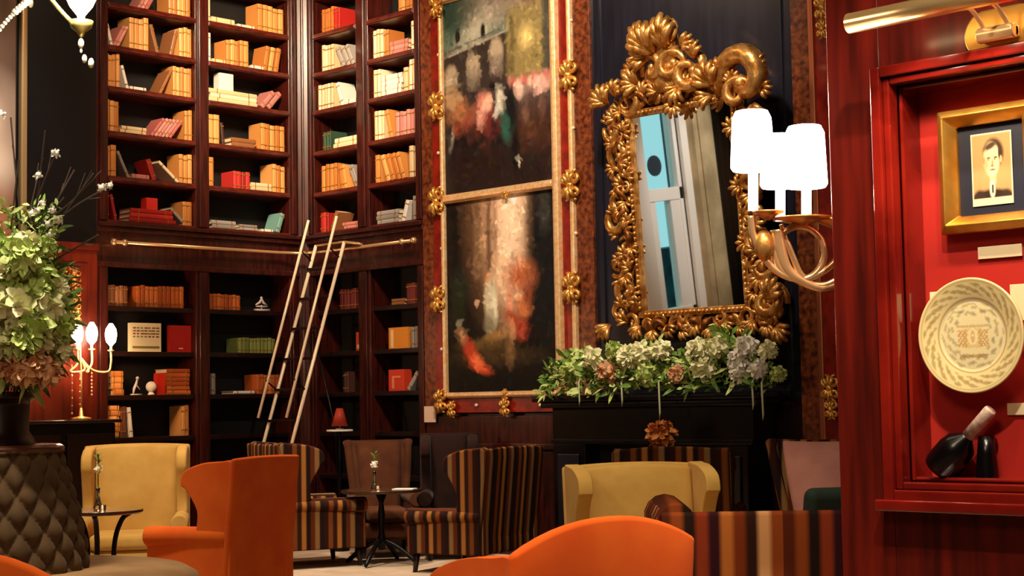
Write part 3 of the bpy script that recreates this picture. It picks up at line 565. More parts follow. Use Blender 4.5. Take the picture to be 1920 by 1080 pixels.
# dark panel of the chimney breast and the strip right of it
b = MB(); b.box((-8.80, BY - .02, 1.3), (-6.80, BY - .001, 6.1)); b.box((-8.74, BY - .035, 1.3), (-8.70, BY - .02, 6.1)); b.box((-6.93, BY - .035, 1.3), (-6.89, BY - .02, 6.1))
o = struct('trim_3', b, NAVY, 'blue-black lacquered chimney panel behind the gilt mirror')
fr2 = thing('picture_surround', 'tortoise veneer and gilt surround strip between mirror and near wall', 'frame', (-6.5, BY, 0)); iv2 = -Vector(fr2.location)
fb('veneer_strip', -6.80, -6.64, .1, 6.1, BY - .05, TORT, fr2, iv2, bevel=.004); fb('gilt_moulding', -6.64, -6.59, .1, 6.1, BY - .07, mat('copper_gilt', '#b86a48', .4, .7), fr2, iv2, bevel=.01); fb('lacquer_strip', -6.59, -6.45, .1, 6.1, BY - .05, REDL, fr2, iv2); fb('gilt_moulding', -6.45, -6.38, .1, 6.1, BY - .07, GOLDL, fr2, iv2, bevel=.01); fb('veneer_strip', -6.38, -5.6, .1, 6.1, BY - .04, TORT, fr2, iv2)
for px_, py_, s in ((1547, 15, .12), (1546, 55, .09), (1560, 728, .12), (1562, 768, .09)): clasp(fr2, iv2, px_, py_, s, BY - .08)
b = MB(); q0 = on_y(797, 762, BY - .045); q1 = on_y(818, 792, BY - .045); b.box((q0.x, BY - .06, q1.z), (q1.x, BY - .042, q0.z)); o = b.build('wall_card', mat('card_pinkish', '#e8c8b0', .6), bevel=.003); tag(o, 'small pale square plaque at the lower left corner of the surround', 'plaque')
b = MB(); b.box((-10.9, BY - .03, .95), (-8.8, BY - .001, 1.19)); b.box((-10.9, BY - .055, .90), (-8.8, BY - .001, .95)); b.box((-10.9, BY - .03, .12), (-8.8, BY - .001, .88)); b.box((-10.9, BY - .05, 0), (-8.8, BY - .001, .12))
struct('trim_4', b, MAH, 'mahogany dado under the paintings', bevel=.006)

# ------------------------------------------------------------------ fireplace
fp = thing('fireplace', 'black fireplace with a deep mantel under the gilt mirror', 'fireplace', (-8.1, BY, 0)); iv = -Vector(fp.location)
def fbx(name, a, c, mt=BLK, **k): q = MB(); q.box(Vector(a) + iv, Vector(c) + iv); return q.build(name, mt, fp, bevel=.008, **k)
q = MB(); q.box(Vector((-9.17, 9.50, 1.30)) + iv, Vector((-6.90, BY - .06, 1.35)) + iv); q.box(Vector((-9.13, 9.56, 1.25)) + iv, Vector((-6.96, BY - .06, 1.30)) + iv); q.build('mantel_shelf', BLK, fp, bevel=.01)
q = MB(); q.box(Vector((-9.06, 9.63, .98)) + iv, Vector((-7.05, BY - .06, 1.25)) + iv); q.box(Vector((-9.06, 9.61, .96)) + iv, Vector((-7.05, BY - .06, 1.0)) + iv); q.build('frieze', BLK, fp, bevel=.006)
for x0 in (-9.05, -7.45): fbx('jamb', (x0, 9.62, 0), (x0 + .35, BY - .06, .96)); fbx('jamb_moulding', (x0 + .06, 9.60, .15), (x0 + .29, 9.62, .88), mat('dark_grey_marble', '#1a1820', .3, coat=.3))
fbx('firebox', (-8.75, 9.80, 0), (-7.45, BY - .06, .96), DARK); fbx('hearth', (-8.8, 9.2, 0), (-7.2, 9.6, .03))

# ------------------------------------------------------------------ the mirror
TILT = R(4.3); MU0, MU1, MV1 = -8.10, -7.13, 1.515
mz = on_y(1300, 577, 9.70).z
mir = thing('gilt_mirror', 'ornate carved gilt mirror leaning forward above the mantel', 'mirror', ((MU0 + MU1) / 2, 9.70, mz))
mir.rotation_euler = (TILT, 0, 0)
HW = (MU1 - MU0) / 2
ML = Matrix(((1, 0, 0, 0), (0, 0, -1, 0), (0, 1, 0, 0), (0, 0, 0, 1)))     # (u,v,w) -> local x,-w,v
b = MB(); b.box((-HW, .0, 0), (HW, .01, MV1)); b.build('mirror_glass', mat('mirror_silver', '#f2f5f2', .015, 1), mir)
b = MB(); b.box((-HW - .1, .012, -.12), (HW + .1, .05, MV1 + .1)); b.build('backboard', DARK, mir)
b = MB(); w_ = .055
for s_ in (-1, 1): b.box((s_ * HW, -.03, -w_), (s_ * (HW + w_), .012, MV1 + w_))
b.box((-HW, -.03, -w_), (HW, .012, 0)); b.box((-HW, -.03, MV1), (HW, .012, MV1 + w_))
for i in range(36): 
    v_ = MV1 * (i + .5) / 36
    for s_ in (-1, 1): b.ball((s_ * (HW + .028), -.035, v_), .017, 6, sc=(1, 1, 1.2))
for i in range(24):
    u_ = -HW + 2 * HW * (i + .5) / 24
    for v_ in (-.028, MV1 + .028): b.ball((u_, -.035, v_), .017, 6, sc=(1.2, 1, 1))
b.build('inner_moulding', GOLDD, mir, smooth=False, bevel=.008)
iM = (Matrix.Translation(mir.location) @ Matrix.Rotation(TILT, 4, 'X')).inverted()
def muv(px_, py_):
    n = Vector((0, -math.cos(TILT), -math.sin(TILT))); r_ = ray(px_, py_); s_ = (Vector(mir.location) - CAM).dot(n) / r_.dot(n); l = iM @ (CAM + r_ * s_); return l.x, l.z
rn = random.Random(11)
# side, bottom and top borders: alternating scrolls and leaf fans, each carved piece its own part
def piece(kind, px_, py_, s, ang, hand=1, w0=.0, lobes=5, spread=1.7, turns=1.15):
    u_, v_ = muv(px_, py_); q = MB()
    if kind == 's': scroll(q, (u_, v_), s, R(ang), hand, turns=turns, B=ML, w0=w0)
    else: fan(q, (u_, v_), s, R(ang), lobes, spread, w0, B=ML)
    q.build('scroll' if kind == 's' else 'leaf', GOLDD, mir, smooth=True)
sideL = [(1150, 205), (1158, 245), (1160, 290), (1165, 330), (1160, 375), (1168, 415), (1172, 460), (1170, 500), (1175, 545), (1172, 585)]
for i, (x_, y_) in enumerate(sideL):
    piece('s', x_ + (-8 if i % 2 else 4), y_, .075 + .02 * (i % 3), 90 + 70 * i, 1 if i % 2 else -1); piece('f', x_ + 8, y_ + 18, .11, 150 + 120 * (i % 3), lobes=4)
sideR = [(1395, 235), (1402, 290), (1408, 345), (1415, 400), (1420, 450), (1425, 500), (1435, 545), (1447, 585), (1452, 560)]
for i, (x_, y_) in enumerate(sideR):
    piece('s', x_ + (8 if i % 2 else 0), y_, .08 + .02 * (i % 3), 60 + 80 * i, -1 if i % 2 else 1); piece('f', x_ + 5, y_ + 20, .12, 20 + 110 * (i % 3), lobes=4)
for i, (x_, y_) in enumerate(sideL[:-1] + sideR[:-1]):
    o_ = 1 if i < 9 else -1
    piece('f', x_ + 16 * o_, y_ + 4, .10, (20 if i % 2 else 200) + 15 * i, lobes=5, spread=2.6); piece('f', x_ - 6 * o_, y_ + 26, .085, 90 + 60 * (i % 4), lobes=4, spread=2.2); piece('s', x_ + 12 * o_, y_ + 22, .05, 40 * i, 1 if i % 3 else -1, w0=.02)
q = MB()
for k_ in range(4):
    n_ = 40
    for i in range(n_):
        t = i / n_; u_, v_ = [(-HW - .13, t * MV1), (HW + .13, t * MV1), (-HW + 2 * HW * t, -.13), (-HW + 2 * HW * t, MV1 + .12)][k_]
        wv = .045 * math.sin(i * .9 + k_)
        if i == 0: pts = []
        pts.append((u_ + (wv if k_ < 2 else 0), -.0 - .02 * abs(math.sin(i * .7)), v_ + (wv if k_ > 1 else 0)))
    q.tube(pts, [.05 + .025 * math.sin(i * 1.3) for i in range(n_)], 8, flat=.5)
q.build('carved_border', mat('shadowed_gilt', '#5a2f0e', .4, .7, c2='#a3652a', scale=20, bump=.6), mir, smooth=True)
for i in range(10):
    x_ = 1190 + 27 * i; y_ = 606 - i * 1.5 + (6 if i % 2 else -2)
    piece('s', x_, y_, .075, 200 + 50 * i, 1 if i % 2 else -1); piece('f', x_ + 12, y_ + 8, .12, 250 + 25 * (i % 4), lobes=5)
for i in range(8):
    x_ = 1175 + 28 * i; y_ = 192 - i * 4
    piece('s', x_, y_, .07, 30 + 75 * i, 1 if i % 2 else -1); piece('f', x_ + 10, y_ - 8, .13, 70 + 30 * (i % 3), lobes=5)
# shoulders and crest
for a_ in [('f', 1145, 195, .17, 120, 1, .02, 6, 2.2), ('f', 1160, 180, .14, 60, 1, .02, 5, 1.8), ('s', 1185, 190, .12, 180, 1), ('f', 1205, 160, .17, 150, 1, .03, 6, 2.4), ('f', 1200, 135, .13, 170, 1, .02, 5, 1.8),
           ('s', 1235, 130, .13, 200, -1, .05), ('s', 1270, 125, .13, 0, 1, .06), ('s', 1300, 135, .16, 60, -1, .04), ('f', 1285, 165, .15, 240, 1, .05, 5, 2), ('f', 1310, 110, .15, 70, 1, .03, 4, 1.2),
           ('f', 1240, 100, .26, 115, 1, .06, 6, 1.5), ('f', 1262, 92, .26, 85, 1, .04, 5, 1.2), ('f', 1235, 80, .2, 140, 1, .08, 5, 1.2), ('s', 1240, 62, .1, 120, 1, .1), ('s', 1268, 60, .09, 60, -1, .1), ('f', 1225, 110, .18, 190, 1, .04, 4, 1.2), ('f', 1290, 90, .15, 20, 1, .04, 4, 1.2),
           ('s', 1405, 150, .25, 200, -1, .03, 5, 1, 1.0), ('f', 1345, 160, .2, 110, 1, .03, 6, 2.0), ('f', 1365, 135, .14, 150, 1, .03, 4, 1.4), ('s', 1390, 175, .12, 20, 1, .04), ('f', 1425, 130, .14, 40, 1, .03, 5, 1.5), ('f', 1435, 165, .12, -20, 1, .02, 4, 1.4), ('f', 1420, 195, .15, -70, 1, .02, 4, 1.4), ('f', 1340, 180, .14, 200, 1, .03, 4, 1.5), ('f', 1275, 195, .12, 270, 1, .04, 6, 2.8),
           ('f', 1455, 560, .18, 60, 1, .03, 5, 1.5), ('s', 1445, 565, .13, 100, -1, .03), ('f', 1150, 610, .15, 230, 1, .02, 5, 1.6), ('f', 1465, 610, .15, -50, 1, .02, 5, 1.6)]:
    piece(*a_)
q = MB()
u_, v_ = muv(1258, 88); q.lathe([(.02, -.16), (.10, -.1), (.12, 0), (.09, .1), (.02, .15)], n=14, M=Matrix.Translation((u_, -.05, v_)) @ Matrix.Rotation(R(12), 4, 'Y') @ Matrix.Diagonal((1, .6, 1, 1))); u_, v_ = muv(1255, 140); q.ball((u_, -.03, v_), .2, 14, sc=(1.1, .35, .7)); u_, v_ = muv(1200, 165); q.ball((u_, -.01, v_), .12, 12, sc=(1.2, .3, .8)); u_, v_ = muv(1340, 160); q.ball((u_, -.01, v_), .1, 12, sc=(1.3, .3, .8))
q.build('crest_body', GOLDD, mir, smooth=True)
# ------------------------------------------------------------------ flowers
def leaf(q, base, d, L, W, n_, mi=0):
    d = Vector(d).normalized(); s_ = d.cross(Vector(n_)); 
    if s_.length < 1e-3: s_ = d.orthogonal()
    s_.normalize(); u_ = s_.cross(d); base = Vector(base); dr = Vector((0, 0, -.25))
    pts = [base, base + d * L * .35 + s_ * W / 2 + u_ * W * .15, base + d * L * .75 + s_ * W * .33 + dr * L * .2, base + d * L + dr * L * .5, base + d * L * .75 - s_ * W * .33 + dr * L * .2, base + d * L * .35 - s_ * W / 2 + u_ * W * .15, base + d * L * .4, base + d * L * .75 + dr * L * .25]
    q.add(pts, [(0, 1, 6), (1, 2, 7, 6), (2, 3, 7), (3, 4, 7), (4, 5, 6, 7), (5, 0, 6)], mi)
def rdir(rn_): 
    while True:
        v = Vector((rn_.uniform(-1, 1), rn_.uniform(-1, 1), rn_.uniform(-1, 1)))
        if .1 < v.length < 1: return v.normalized()
def blossom(q, c, r_, rn_, n=46, mi=0):
    q.ball(c, r_ * .62, 10, mi)
    for i in range(n):
        d = rdir(rn_); p = Vector(c) + d * r_ * .55; leaf(q, p, (d + rdir(rn_) * .8), r_ * .62, r_ * .5, d, mi)
# mantel garland
gar = thing('flower_garland', 'long garland of green leaves and cream blossoms on the black mantel', 'flowers', (-8.1, 9.6, 1.352)); iv = -Vector(gar.location)
rn = random.Random(5); q = MB()
GX0, GX1, GYY = -9.33, -6.83, 9.56
for i in range(1500):
    t = rn.random(); x_ = -9.02 + t * 2.16
    hgt = .31 + .06 * math.sin(t * 17) + .05 * math.sin(t * 41) + (.08 if t > .8 else 0); hgt *= min(1, .45 + 5 * t) * min(1, .5 + 6 * (1 - t))
    z_ = 1.36 + rn.random() ** .8 * hgt; y_ = GYY + rn.uniform(-.1, .1) * (1.1 - (z_ - 1.36) / .6)
    d = rdir(rn); d.y = -abs(d.y) * .8; d.z = d.z * .6 + .3
    leaf(q, Vector((x_, y_, z_)) + iv, d, rn.uniform(.05, .13), rn.uniform(.018, .045), (0, -1, .4), 0 if rn.random() < .62 else 1)
o = q.build('foliage', [LEAF, LEAFP], gar, smooth=True); o['kind'] = 'stuff'
fl = [(1070, 690, .07, 1), (1110, 672, .08, 0), (1140, 695, .075, 2), (1180, 668, .085, 0), (1205, 660, .08, 0), (1215, 700, .08, 1), (1240, 655, .07, 0), (1270, 700, .06, 2), (1310, 655, .08, 0), (1320, 690, .08, 0), (1345, 650, .07, 0), (1385, 675, .07, 3), (1400, 650, .075, 3), (1420, 690, .06, 3), (1440, 655, .06, 0), (1385, 700, .06, 3), (1460, 700, .05, 1), (1150, 655, .06, 1)]
for x_, y_, r_, k in fl:
    q = MB(); c = on_y(x_, y_, GYY - .1) + iv; blossom(q, c, r_ * 1.2, rn, 80); q.build('blossom', [CREAMF, LEAFP, PEACH, WHITEF][k], gar, smooth=True)
for x_, L in ((1085, 40), (1165, 40), (1235, 60), (1410, 42), (1428, 60)):
    q = MB(); p0 = on_y(x_, 712, 9.46) + iv; k_ = L / 240
    q.tube([p0 + Vector((0, .03, .02)), p0 + Vector((0, .0, -.02)), p0 + Vector((.01, -.005, -k_)), p0 + Vector((.0, 0, -k_ - .04))], [.006, .008, .008, .003], 5); q.build('trailing_stem', mat('pale_stem', '#b9bf9a', .6), gar, smooth=True)

# ------------------------------------------------------------------ armchairs
def soft(mb, name, mt, root, bev=.03, seg=3): return mb.build(name, mt, root, bevel=bev, seg=seg)
def wing_chair(name, label, pos, az, W=.76, D=.78, H=1.0, seat=.42, arm=.60, arch=.03, wing=.42, wdrop=.03, m_=None, inner=None, legs=LEGW, tub=False, roll=.06, flare=0, cushion=None, cat='armchair', group=None, taper=0, nowing=False):
    root = thing(name, label, cat, (pos[0], pos[1], 0), facing(az), group); inner = inner or m_; hw = W / 2
    yb0, yb1 = -D / 2 + .10, -D / 2 + .02     # back plane at seat and at the top (leans back)
    # frame under the seat
    q = MB(); q.box((-hw + .03, -D / 2 + .08, .15), (hw - .03, D / 2 - .05, seat - .12)); soft(q, 'seat_frame', m_, root)
    # cushion
    q = MB(); q.box((-hw + .11, -D / 2 + .2, seat - .12), (hw - .11, D / 2 - .02, seat)); soft(q, 'seat_cushion', cushion or inner, root, .045, 4)
    # back: arched slab with inner and outer skins
    nx, nz = 14, 10
    def slab(y_off, th, nm, mt, hx, ztop):
        vs = []; 
        for side in (0, 1):
            for j in range(nz + 1):
                for i in range(nx + 1):
                    s_ = -1 + 2 * i / nx; zt = ztop - arch * abs(s_) ** 2.2; zb = .2 if side else seat - .1; z_ = zb + (zt - zb) * j / nz; f_ = (z_ - .2) / (H - .2)
                    y_ = yb0 + (yb1 - yb0) * f_ - flare * f_ ** 4 + y_off + (th if side == 0 else 0) - (0 if side else .03 * s_ * s_ * 0)
                    edge = max(0, (abs(s_) - .86) / .14); te = max(0, (j / nz - .93) / .07)
                    y_ += (-.3 * th if side == 0 else .15 * th) * max(edge, te) ** 2
                    if side == 0: y_ += .03 * (1 - s_ * s_) * math.sin(math.pi * j / nz)
                    vs.append((s_ * hx * (1 - taper * max(0, 1 - f_) ** 1.2), y_, z_))
        n1 = (nx + 1) * (nz + 1); fs = []
        for k in (0, n1):
            for j in range(nz):
                for i in range(nx): a = k + j * (nx + 1) + i; fs.append((a, a + 1, a + nx + 2, a + nx + 1))
        for i in range(nx): a = i; fs.append((a, a + 1, a + 1 + n1, a + n1)); a = nz * (nx + 1) + i; fs.append((a, a + 1, a + 1 + n1, a + n1))
        for j in range(nz):
            for e_ in (0, nx): a = j * (nx + 1) + e_; fs.append((a, a + nx + 1, a + nx + 1 + n1, a + n1))
        q_ = MB(); q_.add(vs, fs); return q_.build(nm, mt, root, bevel=.022, seg=3)
    slab(-.01, .06, 'outer_back', m_, hw + .004, H)
    slab(.045, .085, 'backrest', inner, hw - .09, H - .012)
    zw = H - arch - wdrop
    for sg in (-1, 1):
        if nowing:
            ps = []
            for k in range(12):
                f_ = k / 11; z_ = seat + .02 + (H - .03 - seat) * f_; g_ = (z_ - .2) / (H - .2); ps.append((sg * ((hw - .03) * (1 - taper * max(0, 1 - g_) ** 1.2) + .01), yb0 + (yb1 - yb0) * g_ - flare * g_ ** 4 + .05, z_))
            q = MB(); q.tube(ps, [.035] * 11 + [.045], 10); q.build('side_roll', m_, root, smooth=True)
        elif not tub:
            pf = spl([(yb0 - .02, arm - .1), (yb1 + .01 + .03, zw * .82), (yb1 + .03, zw), (yb1 + .12, zw + .008), (yb1 + wing * .62, zw - .005), (yb1 + wing * .93, zw - .055), (yb1 + wing, zw - .14), (yb1 + wing * .90, (zw + arm) / 2 + .03), (yb1 + wing * .70, arm + .1), (yb1 + wing * .72, arm - .02)], 4)
            pf = [(v.x, v.y) for v in [Vector((a, c, 0)) for a, c in [(p.x, p.y) for p in pf]]]
            q = MB(); x0 = sg * (hw - .09); x1 = sg * (hw - .006); q.prism(pf, min(x0, x1), max(x0, x1), 'x'); soft(q, 'wing', m_, root, .024)
        # arm: upholstered panel and rolled top
        q = MB(); x0 = sg * (hw - .09); x1 = sg * (hw - .01)
        q.prism([(-D / 2 + .07, .15), (D / 2 - .06, .15), (D / 2 - .06, arm - roll), (-D / 2 + .07, arm - roll)], min(x0, x1), max(x0, x1), 'x')
        pts = [(sg * (hw - .055), -D / 2 + .10, arm - roll), (sg * (hw - .05), 0, arm - roll), (sg * (hw - .04), D / 2 - .05, arm - roll - .01)]
        n_ = 14; ring = []
        q.tube(pts, [roll, roll, roll * 1.12], n_)
        soft(q, 'arm', m_, root, .012, 2)
        for yy in (D / 2 - .1, -D / 2 + .13):
            q = MB(); q.tube([(sg * (hw - .09), yy, .16), (sg * (hw - .08), yy + (.015 if yy > 0 else -.02), .0)], [.03, .018], 8); q.build('leg', legs, root, smooth=True)
    return root
def pxy(px, py, d): p = at(px, py, d); return (p.x, p.y)
def ctr(px, d): r_ = ray(px, 700); return tuple((CAM + r_ * d)[:2])
wing_chair('wing_armchair', 'bright orange wing armchair seen from behind at the bottom centre', ctr(986, 4.95), -41, W=.73, D=.76, H=.968, arch=.085, wdrop=.022, wing=.42, m_=ORANGE)
wing_chair('wing_armchair', 'orange-red wing armchair turned away, left of the striped chair', ctr(414, 10.6), -62, W=.70, D=.80, H=.99, arch=.01, wdrop=.025, wing=.44, arm=.55, m_=ORANGE)
wing_chair('wing_armchair', 'orange chair back peeking in at the bottom left corner', ctr(34, 4.4), 10, W=.72, D=.74, H=.958, arch=.14, wdrop=.05, m_=ORANGE)
wing_chair('wing_armchair', 'yellow wing armchair facing the room below the left bookcase', ctr(250, 12.6), 172, W=.82, D=.78, H=1.03, seat=.36, arm=.50, arch=.015, wdrop=.02, wing=.36, m_=YELLOW)
wing_chair('wing_armchair', 'yellow wing armchair in front of the fireplace, behind the orange chair', ctr(1214, 9.2), 168, W=.85, D=.78, H=.94, seat=.36, arm=.52, arch=.02, wdrop=.0, wing=.38, m_=YELLOW)
wing_chair('striped_armchair', 'brown striped wing armchair facing the round table under the ladder', ctr(575, 13.4), 64, W=.82, D=.84, H=1.0, arm=.56, arch=.0, wdrop=.0, wing=.42, m_=STRIPE)
wing_chair('striped_armchair', 'brown striped wing armchair turned left, under the lower painting', ctr(885, 12.75), -58, W=.84, D=.84, H=.965, arm=.50, arch=.015, wdrop=.0, wing=.42, m_=STRIPE)
wing_chair('striped_armchair', 'striped armchair back showing above the yellow chair at the fireplace', ctr(1268, 11.0), 14, W=.78, D=.8, H=.995, arch=.03, wdrop=.0, m_=STRIPE)
wing_chair('striped_armchair', 'large boldly striped tub armchair beside the red mahogany wall', ctr(1440, 6.1), 3, W=.86, D=.74, H=.90, arm=.93, arch=.0, tub=True, roll=.075, m_=STRIPEF)
wing_chair('velvet_armchair', 'brown velvet armchair with scrolled sides behind the round table', ctr(716, 14.1), 168, W=.58, D=.7, H=.99, arm=.56, arch=.0, flare=.08, taper=.3, nowing=True, m_=BROWNV)
wing_chair('velvet_armchair', 'dark chocolate velvet armchair between brown and striped chairs', ctr(840, 13.75), 178, W=.50, D=.6, H=1.05, arm=.58, arch=.0, wing=.3, m_=DKBROWN)
pk = wing_chair('pink_armchair', 'dusty pink armchair with dark striped edges behind the striped tub chair', ctr(1532, 9.9), 195, W=.70, D=.72, H=1.03, arm=.58, arch=-.01, flare=.12, taper=.6, nowing=True, m_=STRIPE, inner=PINK)
p = at(1560, 900, 9.2); b = MB(); b.box((-.2, -.06, -.15), (.2, .06, .17)); o = b.build('cushion', GREEND, bevel=.055, seg=4); o.location = (p.x + .02, p.y, .62); o.rotation_euler = (R(-12), 0, facing(165)); tag(o, 'dark green cushion propped in the pink armchair', 'cushion')

# ------------------------------------------------------------------ round tufted settee and its bouquet
sc_ = at(-22, 900, 8.3); bs = thing('round_settee', 'round taupe settee with a buttoned central cone', 'settee', (sc_.x, sc_.y, 0))
q = MB(); nz, na = 84, 288; vs = []
for j in range(nz + 1):
    t = j / nz; z_ = .44 + t * .66; rr = .505 - .145 * t ** 1.6 + (.02 if j > nz - 2 else 0)
    for i in range(na):
        a = 2 * math.pi * i / na; A_ = a / (2 * math.pi) * 42; B_ = t * 7.5
        d = abs(math.sin(math.pi * (A_ + B_) / 2 * 1.0)) * abs(math.sin(math.pi * (A_ - B_) / 2 * 1.0)); d = d ** .5
        r2 = rr + .040 * d - .028; vs.append((r2 * math.cos(a), r2 * math.sin(a), z_))
fs = [(j * na + i, j * na + (i + 1) % na, (j + 1) * na + (i + 1) % na, (j + 1) * na + i) for j in range(nz) for i in range(na)]
q.add(vs, fs + [tuple(nz * na + i for i in range(na))]); q.build('tufted_back', TAUPE, bs, smooth=True)
q = MB(); q.lathe([(.45, .30), (1.0, .30), (1.06, .33), (1.08, .38), (1.06, .44), (1.0, .475), (.8, .495), (.5, .49)], n=72); q.build('seat', SEATV, bs, smooth=True)
q = MB(); q.lathe([(.5, .02), (1.0, .02), (1.02, .05), (1.02, .3), (.5, .3)], n=64); q.build('base', TAUPE, bs, smooth=True)
q = MB(); q.lathe([(.30, 1.09), (.375, 1.09), (.38, 1.115), (.36, 1.13), (.05, 1.13)], n=64); q.build('top_rim', mat('rim_wood', '#4a2416', .3, coat=.4), bs, smooth=False, bevel=.004)
q = MB(); q.lathe([(.05, 1.13), (.235, 1.13), (.225, 1.16), (.20, 1.2), (.205, 1.34), (.235, 1.37), (.235, 1.40), (.05, 1.40)], n=40); q.build('plinth', mat('plinth_wood', '#24110c', .35), bs, bevel=.004)
vz = thing('glass_vase', 'glass vase holding the large bouquet on the round settee', 'vase', (sc_.x, sc_.y, 1.402))
q = MB(); q.lathe([(.02, 0), (.08, 0), (.085, .01), (.06, .05), (.075, .14), (.11, .22), (.10, .22), (.066, .14), (.05, .06), (.02, .03)], n=28); q.build('vase_body', mat('teal_glass', '#9fc4be', .05, trans=.85), vz, smooth=True)
bq = thing('bouquet', 'huge loose bouquet of white and green flowers with long twigs', 'flowers', (sc_.x, sc_.y, 1.45)); iv = -Vector(bq.location)
rn = random.Random(21); q = MB()
cb = at(15, 590, 8.3) + iv
for i in range(2600):
    d = rdir(rn); k = rn.random() ** .5; p_ = cb + Vector((d.x * .30, d.y * .30, d.z * .40)) * k
    if d.z > .3: p_.x -= .0
    dd = d * .8 + rdir(rn) * .6; dd.z += .2
    leaf(q, p_, dd, rn.uniform(.05, .14), rn.uniform(.015, .045), d, 0 if rn.random() < .6 else 1)
for i in range(260):
    p_ = at(rn.uniform(0, 110), rn.uniform(380, 520), 8.3 + rn.uniform(-.2, .2)) + iv; leaf(q, p_, rdir(rn) + Vector((0, 0, .6)), rn.uniform(.04, .09), .02, rdir(rn), 1 if rn.random() < .6 else 0)
o = q.build('foliage', [LEAF, LEAFP], bq, smooth=True); o['kind'] = 'stuff'
for x_, y_, r_, k in [(40, 480, .09, 1), (75, 520, .08, 1), (105, 540, .06, 0), (30, 575, .12, 0), (70, 570, .11, 0), (55, 610, .11, 1), (100, 610, .09, 1), (20, 640, .1, 0), (15, 530, .09, 1), (115, 655, .06, 0), (85, 695, .08, 2), (45, 690, .08, 2), (20, 685, .07, 2), (60, 670, .06, 2), (85, 460, .05, 1), (95, 580, .07, 0), (10, 600, .1, 1), (70, 640, .07, 0), (5, 470, .08, 1), (25, 505, .08, 0), (60, 545, .08, 1), (95, 560, .07, 1), (40, 640, .08, 1), (110, 625, .06, 0), (10, 560, .08, 0), (50, 455, .06, 0), (120, 600, .05, 1)]:
    q = MB(); blossom(q, at(x_, y_, 7.96 + .003 * abs(x_ - 40)) + iv, r_ * 1.1, rn, 90); q.build('blossom', [CREAMF, LEAFP, PEACH][k], bq, smooth=True)
tw = [((60, 440), (85, 245)), ((70, 470), (175, 325)), ((70, 450), (205, 350)), ((60, 430), (140, 318)), ((80, 500), (185, 440)), ((50, 440), (105, 288)), ((40, 420), (20, 220)), ((50, 420), (72, 328)), ((90, 520), (150, 500)), ((60, 430), (190, 320)), ((20, 430), (35, 300)), ((70, 460), (120, 370))]
for i, (a_, c_) in enumerate(tw):
    q = MB(); A_ = at(a_[0], a_[1], 8.25) + iv; C_ = at(c_[0], c_[1], 8.1 + .05 * (i % 4)) + iv; mid = (A_ + C_) / 2 + Vector((0, 0, .03 * ((i % 3) - 1)))
    q.tube(spl([A_, mid, C_], 5), .0045, 5); br = mid + (C_ - mid) * .4; q.tube([br, br + (C_ - A_).normalized() * .08 + Vector((0, 0, .06 if i % 2 else -.04))], .003, 4); q.build('twig', TWIG, bq)
for x_, y_ in [(105, 287), (72, 328), (206, 348), (80, 380), (98, 395), (90, 420), (105, 410), (85, 465), (60, 400), (112, 412), (190, 352), (2, 215), (70, 395), (95, 440), (60, 455)]:
    q = MB(); blossom(q, at(x_, y_, 8.15) + iv, .026, rn, 12); q.build('bud', WHITEF, bq, smooth=True)

# ------------------------------------------------------------------ small round tables
def leg_curve(a, r_): return [(r_ * .5 * math.cos(a), r_ * .5 * math.sin(a)), ]
def low_table(label, px_, d, ztop, rad, style):
    c = ctr(px_, d); t_ = thing('round_side_table', label, 'table', (c[0], c[1], 0))
    q = MB(); q.lathe([(.02, ztop - .025), (rad - .01, ztop - .025), (rad, ztop - .018), (rad, ztop), (.02, ztop)], n=40); q.build('tabletop', mat('brass_edged_top', '#4a3420', .2, .4, coat=.5), t_, bevel=.003)
    if style == 0:
        for k in range(3):
            a = R(-60 + 120 * k + 20); q = MB(); pts = [(rr * math.cos(a), rr * math.sin(a), z_) for rr, z_ in ((rad * .75, ztop - .03), (rad * .55, ztop - .07), (rad * .38, ztop - .2), (rad * .36, ztop * .4), (rad * .6, .12), (rad * .8, .0))]; q.tube(spl(pts, 4), .018, 8); q.build('leg', BLACKM, t_, smooth=True)
    else:
        q = MB(); q.lathe([(.03, .12), (.035, .2), (.02, .28), (.03, .4), (.018, .5), (.05, ztop - .03)], n=16); q.build('pedestal', BLACKM, t_, smooth=True)
        for k in range(4):
            a = R(25 + 90 * k); q = MB(); pts = [(.02 * math.cos(a), .02 * math.sin(a), .2), (.15 * math.cos(a), .15 * math.sin(a), .14), (.32 * math.cos(a), .32 * math.sin(a), .015)]; q.tube(spl(pts, 4), [.02] * 8 + [.014], 7); q.build('leg', BLACKM, t_, smooth=True)
    return t_, c
t1, c1 = low_table('small round table with curved black legs before the left yellow chair', 187, 11.0, .625, .29, 0)
t2, c2 = low_table('round table on a black pedestal between the striped chairs', 712, 13.3, .61, .33, 1)
def bud_vase(label, pos, ztop, h, col):
    v_ = thing('bud_vase', label, 'vase', (pos[0], pos[1], ztop + .001)); q = MB(); q.lathe([(.01, 0), (.03, 0), (.032, .02), (.018, .06), (.011, .11), (.014, .15), (.010, .15), (.008, .1), (.01, .03)], n=16); q.build('vase_body', GLASS, v_, smooth=True)
    f_ = thing('cut_flower', label.replace('glass bud vase', 'cut flower in bud vase'), 'flower', (pos[0], pos[1], ztop + .03)); q = MB(); q.tube([(0, 0, 0), (.0, 0, h - .1), (.005, 0, h)], .004, 6); q.build('stem', LEAF, f_)
    q = MB(); blossom(q, (0, 0, h - .09), .032, rn, 24); q.build('blossom', col, f_, smooth=True)
    q = MB(); 
    for k in range(8): leaf(q, (0, 0, h - .06 + k * .008), (math.cos(k * 2.4), math.sin(k * 2.4), .9), .06, .016, (0, 0, 1))
    q.build('leaves', LEAF, f_)
    return v_
pv = ctr(184, 10.95); bud_vase('glass bud vase on the small table in front of the yellow chair', pv, .625, .34, CREAMF)
